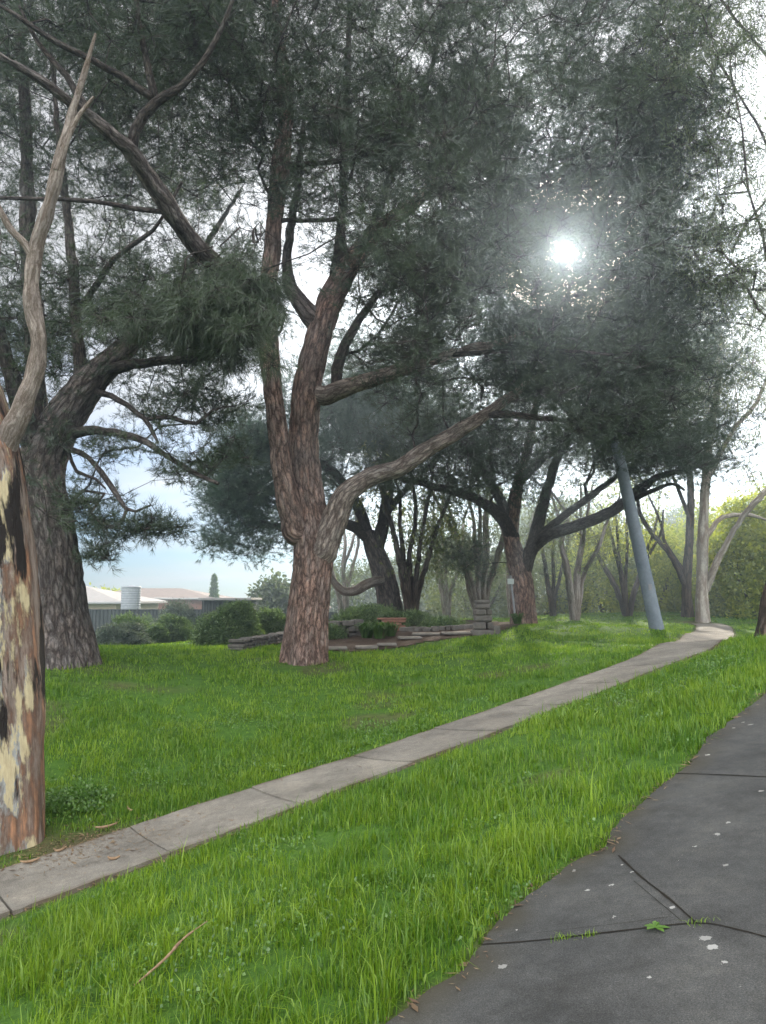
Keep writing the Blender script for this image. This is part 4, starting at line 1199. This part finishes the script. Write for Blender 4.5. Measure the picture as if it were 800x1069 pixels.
bush(147, 655, 36, 18, 30, 'dark bushy shrub just showing over the steel fence top', 'shrub_leaf', 300, 30, .12, .05, .3, None, 'shrub', 'shrub')

# pencil pine far away
def pencil_pine():
    b = zbase(223, 640, 62); top = P(223, 600, 62)[2]
    root = empty('cypress_tree', b, 'thin pointed cypress standing alone against the sky above the shed', 'tree')
    mb = MB(); tube(mb, [b, [b[0], b[1], top - .4]], [.12, .03], 8); mb.build('trunk', M['dark_gum_bark'], root)
    n = 500; u = rng.uniform(0, 1, n); a = rng.uniform(0, 6.28, n); hgt = top - b[2]
    r = .34 * np.sqrt(np.clip((1 - u) * 2.2, 0, 1)) * rng.uniform(.5, 1, n)
    tips = np.stack([b[0] + r * np.cos(a), b[1] + r * np.sin(a), b[2] + .2 + u * (hgt - .25)], -1)
    mb = MB(); leaves(mb, tips, 16, .14, .16, .06, -.8, twig=False); mb.build('crown', M['shrub_leaf'], root)
pencil_pine()

# ------------------------------------------------------------------ fence, shed, houses
def build_fence(x0, x1, Y, top, label, height=1.85, ang=0):
    root = empty('steel_fence', (x0, Y, top - height), label, 'fence')
    L = x1 - x0; pw = 2.4; n = int(math.ceil(L / pw))
    for k in range(n):
        a = x0 + k * pw; b = min(x1, a + pw)
        mb = MB()
        m = max(8, int((b - a) / .035)); xs = np.linspace(a + .03, b - .03, m)
        yo = Y + .018 * np.sign(np.sin((xs - x0) * 2 * math.pi / .19)) * np.clip(np.abs(np.sin((xs - x0) * 2 * math.pi / .19)) * 3, 0, 1)
        V = np.vstack([np.c_[xs, yo, np.full(m, top - height)], np.c_[xs, yo, np.full(m, top - .03)], np.c_[xs, yo + .006, np.full(m, top - .03)], np.c_[xs, yo + .006, np.full(m, top - height)]])
        i = np.arange(m - 1)
        mb.add(V, np.vstack([np.stack([i, i + 1, i + m + 1, i + m], -1), np.stack([i + 2 * m, i + 2 * m + 1, i + 3 * m + 1, i + 3 * m], -1)]), 0, False)
        pn = mb.build('panel', M['fence'], root)
        mb = MB(); mb.box(((a + b) / 2, Y, top - .015), (b - a - .06, .06, .045), bev=.006); mb.build('rail', M['fence'], pn)
        mb = MB(); mb.box((a, Y - .002, top - height / 2 + .02), (.055, .07, height + .05), bev=.006); mb.build('post', M['fence'], root)
build_fence(-19.5, -8.85, 38, 1.07, 'dark corrugated steel fence behind the clipped shrubs')
build_fence(-6.45, -2.2, 37, .95, 'short dark steel fence past the shed behind the middle pine')

def hip_house(name, x0, x1, y0, y1, zg, ze, zr, wallm, roofm, label, win=True):
    root = empty(name, ((x0 + x1) / 2, y0, zg), label, 'house')
    mb = MB(); mb.box(((x0 + x1) / 2, (y0 + y1) / 2, (zg + ze) / 2 - .1), (x1 - x0, y1 - y0, ze - zg + .2)); mb.build('wall', wallm, root)
    mb = MB(); e = .55; ym = (y0 + y1) / 2; hl = min((y1 - y0) / 2, (x1 - x0) / 2 - .3)
    c = [(x0 - e, y0 - e, ze), (x1 + e, y0 - e, ze), (x1 + e, y1 + e, ze), (x0 - e, y1 + e, ze), (x0 - e + hl, ym, zr), (x1 + e - hl, ym, zr)]
    V = c + [(a, b, d - .14) for a, b, d in c[:4]]
    mb.add(V, [[0, 1, 5, 4], [2, 3, 4, 5]], 0, False); mb.add(V, [[1, 2, 5], [3, 0, 4]], 0, False)
    mb.add(V, [[6, 7, 1, 0], [7, 8, 2, 1], [8, 9, 3, 2], [9, 6, 0, 3], [9, 8, 7, 6]], 0, False)
    rf = mb.build('roof', roofm, root)
    mb = MB(); mb.box(((x0 + x1) / 2, y0 - e - .06, ze - .07), (x1 - x0 + 2 * e, .11, .13), bev=.02); mb.build('gutter', M['white_paint'], rf)
    if win:
        for wx in np.arange(x0 + 1.6, x1 - 1, 3.1):
            mb = MB(); zc = ze - .95
            for dx in (-.82, .82): mb.box((wx + dx, y0 - .03, zc), (.08, .08, 1.24))
            for dz in (-.58, .58): mb.box((wx, y0 - .03, zc + dz), (1.56, .08, .08))
            f = mb.build('window', M['white_paint'], root)
            mb = MB(); mb.box((wx, y0 - .012, zc), (1.56, .03, 1.08)); mb.build('pane', M['glass'], f)
    return root
hip_house('house', -27.5, -16.9, 48, 57, -1.1, P(137, 628, 48)[2], P(100, 611, 52)[2], M['wall'], M['roof'], 'cream house with grey hipped roof behind the steel fence')
hip_house('house', -25, -14.2, 62, 70, -1.1, P(160, 624, 62)[2], P(160, 614, 66)[2], M['brick'], M['roof_red'], 'farther house with terracotta roof past the rooftop box', False)
hip_house('house', -8.2, -4.4, 50, 56, -1.1, P(285, 634, 50)[2], P(285, 626, 53)[2], M['brick'], M['roof_red'], 'low brick house seen between the shed and the middle pine', True)

def tank():
    a, b = P(127, 612, 46.5), P(146, 623, 46.5)
    cx = (a[0] + b[0]) / 2; w = b[0] - a[0]; zt = a[2]; zb = -1.05
    root = empty('water_tank', (cx, 46.6, zb), 'pale grey ribbed tank beside the grey hipped roof', 'tank')
    n = 60; mb = MB(); zs = np.linspace(zb, zt - .06, 90); r = w / 2
    tube(mb, np.c_[np.full(90, cx), np.full(90, 46.6), zs], r + .014 * np.sin(np.arange(90) * 1.6), n); mb.build('body', M['tank'], root)
    mb = MB(); tube(mb, [[cx, 46.6, zt - .06], [cx, 46.6, zt - .03], [cx, 46.6, zt + .02]], [r + .03, r + .03, r * .3], n, cap=True); mb.build('lid', M['tank'], root)
tank()

def shed():
    x0 = P(211, 630, 36)[0]; x1 = P(258, 630, 36)[0]; zt = P(240, 627, 36)[2]; zg = -.85
    root = empty('garden_shed', ((x0 + x1) / 2, 36, zg), 'dark flat-roofed shed with a pale roof edge beside the steel fence', 'shed')
    mb = MB(); m = 80; xs = np.linspace(x0, x1, m); yo = 36 + .012 * np.sign(np.sin((xs - x0) * 2 * math.pi / .14))
    V = np.vstack([np.c_[xs, yo, np.full(m, zg)], np.c_[xs, yo, np.full(m, zt)]]); i = np.arange(m - 1)
    mb.add(V, np.stack([i, i + 1, i + m + 1, i + m], -1), 0, False)
    mb.box(((x0 + x1) / 2, 37.4, (zg + zt) / 2), (x1 - x0, 2.7, zt - zg)); mb.build('wall', M['shed_wall'], root)
    mb = MB(); mb.box(((x0 + x1) / 2 + .1, 37.2, zt + .07), (x1 - x0 + .35, 3.3, .12), bev=.02); mb.build('roof', M['roof'], root)
shed()

# ------------------------------------------------------------------ garden stonework
def stone_wall(pts, height, label, m='stone_dark', thick=.34, course=.16, name='stone_wall', zoff=0):
    q = np.array([[*p, 0] for p in pts], float); q, _ = resample(q, np.zeros(len(q)), .02)
    sl = np.concatenate([[0], np.cumsum(np.linalg.norm(np.diff(q, axis=0), axis=1))])
    mid = q[len(q) // 2]
    root = empty(name, (mid[0], mid[1], h1(mid[0], mid[1])), label, 'wall')
    mb = MB(); r = np.random.default_rng(5)
    rows = max(1, int(round(height / course)))
    for k in range(rows):
        s = -r.uniform(0, .2)
        while s < sl[-1]:
            w = r.uniform(.8, 2.4) * course; c = min(max(s + w / 2, 0), sl[-1])
            x, y = np.interp(c, sl, q[:, 0]), np.interp(c, sl, q[:, 1])
            x2, y2 = np.interp(min(c + .1, sl[-1]), sl, q[:, 0]), np.interp(min(c + .1, sl[-1]), sl, q[:, 1])
            x1, y1 = np.interp(max(c - .1, 0), sl, q[:, 0]), np.interp(max(c - .1, 0), sl, q[:, 1])
            mb.box((x, y, h1(x, y) + zoff + course * (k + .42) + r.normal(0, .01)), (w - .006, thick + r.normal(0, .04), course * r.uniform(.8, 1.05)), math.atan2(y2 - y1, x2 - x1) + r.normal(0, .12), 0, .022)
            s += w
    mb.build('stones', M[m], root)
    return root
g2 = lambda *l: [G(*p)[:2] for p in l]
stone_wall(g2((247, 679), (262, 676), (285, 671), (300, 668), (312, 667)),   .24, 'curved low stone edging wall beside the largest shrub and middle pine', 'stone_dark', course=.085)
w0 = [P(345, 660, 21.5)[:2], P(360, 660, 21.2)[:2], P(373, 660, 21.3)[:2]]
stone_wall(w0, .5, 'dark dry-stone wall section next to the strap-leaved plants')
stone_wall([P(425, 660, 22)[:2], P(445, 660, 21.6)[:2], P(470, 660, 21.6)[:2], P(492, 660, 21.8)[:2]], .18, 'single course of low stones leading to the stone pillar', 'stone')

def pillar():
    b = zbase(504, 662, 20)
    root = empty('stone_pillar', b, 'short weathered stone block pillar with a stepped base on the lawn edge', 'pillar')
    w = 18 * 20 / F; r = np.random.default_rng(9)
    mb = MB(); z = b[2] - .1
    for k, (sw, sh) in enumerate([(1.25, .22), (1.12, .2), (1.0, .17), (1.02, .16), (.9, .15)]):
        if k % 2:
            mb.box((b[0] - w * sw * .16, b[1], z + sh / 2), (w * sw * .66 - .008, w * sw, sh - .008), r.normal(0, .06), 0, .035)
            mb.box((b[0] + w * sw * .34, b[1] + .01, z + sh / 2), (w * sw * .32 - .008, w * sw * .9, sh - .012), r.normal(0, .06), 0, .03)
        else:
            mb.box((b[0] + r.normal(0, .012), b[1], z + sh / 2), (w * sw, w * sw, sh - .006), r.normal(0, .07), 0, .04)
        z += sh
    mb.build('blocks', M['stone_dark'], root)
    mb = MB(); mb.box((b[0], b[1], z + .045), (w * .8, w * .85, .1), .05, 0, .03); mb.build('cap', M['stone_dark'], root)
    mb = MB(); mb.box((b[0] + w * .72, b[1] - .05, b[2] + .1), (w * .45, w * .8, .26), .05, 0, .03); mb.build('side_block', M['stone'], root)
pillar()

gpv = 'flat stepping pavers on the mulch'
for k, (px, py, w, d, lab) in enumerate([(350, 679, .75, .4, 'flat paver closest to the middle pine trunk'), (383, 678, .7, .35, 'flat paver in front of the dark dry-stone wall'), (404, 675, .62, .3, 'flat paver below the strap-leaved plants'),
                                  (428, 668, .8, .4, 'flat paver beyond the strap-leaved plants towards the pillar'), (445, 664, 1.0, .4, 'wide flat paver at the split-stemmed gum foot'), (478, 663, 1.1, .45, 'wide flat paver just before the stone pillar')]):
    q = G(px, py); mb = MB(); mb.box((q[0], q[1], q[2] + .055), (w * .75, d + .1, .06), rng.normal(0, .12), 0, .015)
    o = mb.build('stepping_paver', M['paver']); tag(o, lab, 'paver', gpv)
def brick_box():
    q = zbase(409, 662, 22.5); root = empty('brick_planter', q, 'small red brick planter box beside the strap-leaved plants', 'planter')
    mb = MB()
    for k in range(4):
        for i in range(3): mb.box((q[0] + (i - 1) * .235 + (.06 if k % 2 else -.06), q[1], q[2] + .05 + k * .085), (.225, .5, .076), 0, 0, .006)
    mb.build('bricks', M['brick'], root)
    mb = MB(); mb.box((q[0], q[1], q[2] + .37), (.86, .54, .05), 0, 0, .01); mb.build('capping', M['brick'], root)
brick_box()

def strap_plants():
    gp_ = 'strap-leaved plants on the mulch'
    for (px, py, Y, R, n, lab) in [(383, 668, 20.5, .30, 90, 'strap-leaved plant closest to the dark dry-stone wall'), (396, 668, 20.2, .32, 100, 'middle and fullest of the strap-leaved plants on the mulch'), (408, 667, 20.6, .28, 80, 'strap-leaved plant in front of the brick planter'),
                                   (540, 655, 23.5, .25, 50, 'strap-leaved tuft at the foot of the thin sign post')]:
        b = zbase(px, py, Y); mb = MB()
        a = rng.uniform(0, 6.28, n); rr = rng.uniform(0, R * .5, n); ln = rng.uniform(.35, .6, n) * (R / .3); out = rng.uniform(.15, .9, n) * ln
        d = np.stack([np.cos(a), np.sin(a), 0 * a], -1); s = np.stack([-np.sin(a), np.cos(a), 0 * a], -1) * .016
        B = b + d * rr[:, None] + [0, 0, .03]; up = np.array([0, 0, 1.])
        p1 = B + d * (out * .4)[:, None] + up * (ln * .7)[:, None]; p2 = B + d * out[:, None] + up * (ln * .75)[:, None] - up * (out * .35)[:, None]
        V = np.stack([B - s, B + s, p1 - s, p1 + s, p2], 1).reshape(-1, 3); k = np.arange(n)[:, None] * 5
        mb.add(V, np.concatenate([k + [0, 1, 3], k + [0, 3, 2], k + [2, 3, 4]]), 0, True, tint=np.repeat(rng.uniform(0, 1, n), 5))
        o = mb.build('strap_plant', M['strap']); tag(o, lab, 'plant', gp_)
strap_plants()

# ------------------------------------------------------------------ leaning pole and sign post
def pole():
    Y = 21; b = zbase(686, 657, Y)
    root = empty('leaning_pole', b, 'tall leaning blue-grey pole standing on the lawn by the footpath', 'pole')
    top = P(640, 450, Y); dirv = (top - P(685, 655, Y)); q = [b - dirv * .05, b + dirv * .02, b + dirv * .5, b + dirv * 1.0, b + dirv * 1.2, b + dirv * 1.35]
    q, r = resample(q, [.205, .196, .173, .146, .134, .122], .12)
    mb = MB(); tube(mb, q, r, 28, 0, True, lambda bk, th, s, R: (vnoise(bk * [1, 1, .3] * 9, 3) - .5) * .008); mb.build('shaft', M['pole'], root)
    i = int(len(q) * .33)
    mb = MB(); tube(mb, q[i:i + 2], r[i:i + 2] + .006, 28, 0, True); mb.build('joint_band', M['pole'], root)
    i = int(len(q) * .2)
    mb = MB(); mb.box(q[i] + [0, -r[i] - .004, 0], (.1, .02, .16), 0, 0, .004); mb.build('plate', M['galv'], root)
pole()
def sign_post():
    Y = 23.8; b = zbase(539, 655, Y); t = P(533, 601, Y)
    root = empty('sign_post', b, 'thin metal sign post with a small pale plate in front of the spreading pine', 'sign')
    mb = MB(); tube(mb, [b - [0, 0, .1], (b + t) / 2, t], [.035, .035, .035], 12, 0, True); mb.build('post', M['galv'], root)
    mb = MB(); c = P(533, 607, Y); mb.box(c + [0, -.05, 0], (.22, .02, .17), .25, 0, .004); mb.build('plate', M['sign'], root)
sign_post()

# ------------------------------------------------------------------ small things on the ground
def stick():
    a, b = G(140, 1040), G(216, 985); mb = MB()
    pts = np.array([a, a * .65 + b * .35, a * .3 + b * .7, b]) + np.array([[0, 0, .05], [.02, 0, .09], [-.02, 0, .10], [0, 0, .12]])
    q, r = resample(pts, [.005, .008, .007, .003], .02)
    tube(mb, q, r, 8, 0, True, lambda bk, th, s, R: (vnoise(bk * 40, 3) - .5) * .006)
    tag(mb.build('fallen_stick', M['dry_bark']), 'dry brown stick lying in the long grass of the verge', 'stick')
stick()
def weeds():
    gw = 'weeds growing in the driveway cracks'
    for (px, py, R, n, lab, leafy) in [(590, 986, .035, 40, 'grassy weed tuft in the crack nearest the grass edge', False), (618, 982, .03, 26, 'sparse dry grass tuft in the crack between two weeds', False),
                                       (684, 976, .055, 14, 'broad-leaved rosette weed in the driveway crack', True), (736, 969, .04, 34, 'grass tuft where the driveway cracks meet', False), (610, 984, .02, 16, 'tiny grass sprig between the first tuft and the dry one', False)]:
        c = G(px, py); mb = MB()
        if leafy:
            a = np.arange(n) * 2.4 + rng.normal(0, .2, n); ln = rng.uniform(.6, 1.2, n) * R; w = ln * .22
            d = np.stack([np.cos(a), np.sin(a), 0 * a + .25], -1); s = np.stack([-np.sin(a), np.cos(a), 0 * a], -1)
            B = np.repeat((c + [0, 0, .03])[None], n, 0)
            V = np.stack([B, B + d * (ln * .6)[:, None] - s * w[:, None], B + d * ln[:, None] * [1, 1, .5], B + d * (ln * .6)[:, None] + s * w[:, None]], 1).reshape(-1, 3)
            k = np.arange(n)[:, None] * 4
            mb.add(V, k + [0, 1, 2, 3], 0, False, tint=np.repeat(rng.uniform(.2, 1, n), 4)); m = M['weed']
        else:
            x = c[0] + rng.normal(0, R * .9, n); y = c[1] + rng.normal(0, R * .3, n)
            V, f = blades(x, y, rng.uniform(.015, .05, n), np.full(n, .004), .8, np.full(n, c[2] + .02))
            mb.add(V, f, 0, True, tint=np.repeat(rng.uniform(.2, .9, n), 5)); m = M['grass']
        tag(mb.build('weed', m), lab, 'weed', gw)
    # clover-like weeds at the gum's foot
    for (px, py, sx, sy, n, lab) in [(62, 846, .22, .14, 420, 'leafy green weed clump at the foot of the peeling gum'), (88, 838, .18, .12, 240, 'smaller leafy weed clump beside the one at the gum foot')]:
        c = G(px, py); mb = MB()
        x = c[0] + rng.normal(0, sx, n); y = c[1] + rng.normal(0, sy, n); z = H(x, y) + np.abs(rng.normal(0, .09, n)) * np.exp(-((x - c[0]) / sx) ** 2 * .5) + .03
        tips = np.stack([x, y, z], -1); leaves(mb, tips, 4, .03, .035, .028, -.1, twig=False); tag(mb.build('weed_clump', M['weed']), lab, 'weed', 'leafy weeds at the gum foot')
    # tufts of long grass at the gum's foot
    for (px, py, lab) in [(20, 868, 'tuft of long grass in front of the peeling gum trunk'), (205, 775 + 90, 'tall grass tuft on the verge below the footpath joint')]:
        c = G(px, py); n = 130; mb = MB(); x = c[0] + rng.normal(0, .16, n); y = c[1] + rng.normal(0, .08, n)
        V, f = blades(x, y, rng.uniform(.12, .28, n), np.full(n, .006), .6); mb.add(V, f, 0, True, tint=np.repeat(rng.uniform(.2, .8, n), 5))
        if px < 100: tag(mb.build('grass_tuft', M['grass']), lab, 'grass tuft')
    # bark strips shed by the gum
    gk = 'bark strips fallen on and beside the footpath'
    for (px, py, L, an, lab) in [(30, 905, .16, .5, 'bark strip lying where the footpath leaves the frame'), (62, 893, .12, 1.0, 'curled bark strip lying nearer the footpath joint'), (118, 902, .10, .2, 'small bark strip in the middle of the footpath'), (110, 868, .22, .7, 'long bark strip on bare soil between gum and footpath'), (135, 850, .18, 2.2, 'bark strip on bare soil farthest from the gum trunk')]:
        c = G(px, py); mb = MB(); d = np.array([math.cos(an), math.sin(an), 0]); t = np.linspace(-1, 1, 9)
        q = c + d * (t * L / 2)[:, None] + np.stack([0 * t, 0.02 * t ** 2, .045 + .012 * t ** 2], -1)
        tube(mb, q, np.full(9, .013) * (1 - .6 * t ** 2), 6, 0, True); tag(mb.build('bark_strip', M['dry_bark']), lab, 'bark', gk)
weeds()
build_clover()

# ------------------------------------------------------------------ haze volume added to stand in for lens glare round the sun
HAZE = .0045
def haze():
    mb = MB(); mb.box((0, 0, 10.25), (340, 340, 26.5)); m, nt = mat('haze')
    v = nt.nodes.new('ShaderNodeVolumePrincipled'); v.inputs['Color'].default_value = (.64, .81, 1, 1); v.inputs['Density'].default_value = HAZE; v.inputs['Anisotropy'].default_value = .86
    o = nt.nodes.new('ShaderNodeOutputMaterial'); nt.links.new(v.outputs[0], o.inputs['Volume'])
    tag(mb.build('haze', m), 'thin haze added for the veil of glare round the low sun', 'haze', kind='stuff')
if HAZE: haze()

# ------------------------------------------------------------------ world, sun, camera
CLOUD = (4.4, 4.0, 24.0)  # last value brightens the unseen sky behind the viewer, added as fill
SKYMUL = (.28, .42, .64)
def world():
    w = bpy.data.worlds.new('World'); scene.world = w; w.use_nodes = True
    nt = w.node_tree; nt.nodes.clear()
    sky = nt.nodes.new('ShaderNodeTexSky'); sky.sky_type = 'NISHITA'; sky.sun_disc = False
    sky.sun_elevation = SUN_EL; sky.sun_rotation = SUN_AZ; sky.air_density = 1.0; sky.dust_density = .5; sky.ozone_density = 1.2
    tc = nt.nodes.new('ShaderNodeTexCoord'); d = tc.outputs['Generated']
    sx = nt.nodes.new('ShaderNodeSeparateXYZ'); nt.links.new(d, sx.inputs[0])
    zc = math_(nt, 'ADD', math_(nt, 'MAXIMUM', sx.outputs[2], 0.0), .12)
    dv = nt.nodes.new('ShaderNodeCombineXYZ')
    nt.links.new(math_(nt, 'DIVIDE', sx.outputs[0], zc), dv.inputs[0]); nt.links.new(math_(nt, 'DIVIDE', sx.outputs[1], zc), dv.inputs[1])
    cl = noise(nt, mapping(nt, dv.outputs[0], (.55, .8, 1), (1.9, .3, 0)), 1.0, 7, .58)
    dot = nt.nodes.new('ShaderNodeVectorMath'); dot.operation = 'DOT_PRODUCT'; nt.links.new(d, dot.inputs[0]); dot.inputs[1].default_value = tuple(SUN)
    dp = math_(nt, 'MAXIMUM', dot.outputs['Value'], 0.0)
    near = math_(nt, 'POWER', dp, 12.0)
    back = math_(nt, 'MAXIMUM', math_(nt, 'MULTIPLY', dot.outputs['Value'], -1.0), 0.0)
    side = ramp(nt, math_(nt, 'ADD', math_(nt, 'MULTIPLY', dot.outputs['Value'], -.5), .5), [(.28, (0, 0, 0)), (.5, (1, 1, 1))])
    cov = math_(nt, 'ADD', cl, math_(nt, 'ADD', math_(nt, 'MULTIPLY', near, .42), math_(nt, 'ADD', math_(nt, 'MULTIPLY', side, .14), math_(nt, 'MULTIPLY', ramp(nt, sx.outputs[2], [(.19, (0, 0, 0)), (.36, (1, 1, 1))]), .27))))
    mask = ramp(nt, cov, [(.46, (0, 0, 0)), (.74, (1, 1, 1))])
    # thin cloud lit through by the sun in front, extra-bright unseen cloud added behind the viewer as fill
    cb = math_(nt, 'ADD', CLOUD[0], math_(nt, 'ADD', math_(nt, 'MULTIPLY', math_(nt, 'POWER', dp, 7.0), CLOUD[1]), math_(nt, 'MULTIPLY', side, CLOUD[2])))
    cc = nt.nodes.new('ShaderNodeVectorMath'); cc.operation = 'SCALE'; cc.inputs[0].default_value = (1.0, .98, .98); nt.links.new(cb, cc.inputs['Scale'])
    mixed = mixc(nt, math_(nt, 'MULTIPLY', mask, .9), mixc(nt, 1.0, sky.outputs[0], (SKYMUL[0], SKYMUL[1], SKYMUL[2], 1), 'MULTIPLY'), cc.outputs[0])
    # the sun itself and its aureole in the thin cloud
    disc = ramp(nt, dp, [(.99975, (0, 0, 0)), (.9999, (1, 1, 1))])
    au = math_(nt, 'ADD', math_(nt, 'MULTIPLY', math_(nt, 'POWER', dp, 1400.0), 12.0), math_(nt, 'MULTIPLY', math_(nt, 'POWER', dp, 90.0), .3))
    tot = math_(nt, 'ADD', math_(nt, 'MULTIPLY', disc, 600.0), au)
    ac = nt.nodes.new('ShaderNodeVectorMath'); ac.operation = 'SCALE'; ac.inputs[0].default_value = (1.0, .84, .66); nt.links.new(tot, ac.inputs['Scale'])
    ad = nt.nodes.new('ShaderNodeVectorMath'); ad.operation = 'ADD'; nt.links.new(mixed, ad.inputs[0]); nt.links.new(ac.outputs[0], ad.inputs[1])
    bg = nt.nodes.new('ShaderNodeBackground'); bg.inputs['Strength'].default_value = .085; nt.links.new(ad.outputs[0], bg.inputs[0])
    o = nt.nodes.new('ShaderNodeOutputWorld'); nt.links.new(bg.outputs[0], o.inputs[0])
    w.cycles.sampling_method = 'MANUAL'; w.cycles.sample_map_resolution = 1024
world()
sl = bpy.data.lights.new('sun', 'SUN'); sl.energy = 5.0; sl.angle = math.radians(1.2); sl.color = (1.0, .89, .74)
so = bpy.data.objects.new('sun', sl); COL.objects.link(so); so.rotation_euler = Vector(tuple(SUN)).to_track_quat('Z', 'Y').to_euler(); so.location = (10, 40, 30)

cd = bpy.data.cameras.new('camera'); co = bpy.data.objects.new('camera', cd); COL.objects.link(co)
co.location = (0, 0, CAMH); co.rotation_euler = (math.pi / 2 + PITCH, 0, 0)
cd.sensor_fit = 'VERTICAL'; cd.sensor_height = 24; cd.lens = 24 * F / 1069; cd.clip_end = 3000; cd.clip_start = .05
scene.camera = co
vs = scene.view_settings
scene.display_settings.display_device = 'sRGB'
vs.view_transform = 'Standard'; vs.look = 'None'; vs.gamma = 1; vs.use_curve_mapping = False; vs.exposure = 1.12
cy = scene.cycles
cy.max_bounces = 5; cy.diffuse_bounces = 2; cy.glossy_bounces = 1; cy.transmission_bounces = 3; cy.volume_bounces = 0; cy.transparent_max_bounces = 4
cy.use_denoising = True; cy.use_adaptive_sampling = True; cy.adaptive_threshold = .02
cy.caustics_reflective = False; cy.caustics_refractive = False
cy.sample_clamp_indirect = 4.0; cy.sample_clamp_direct = 0
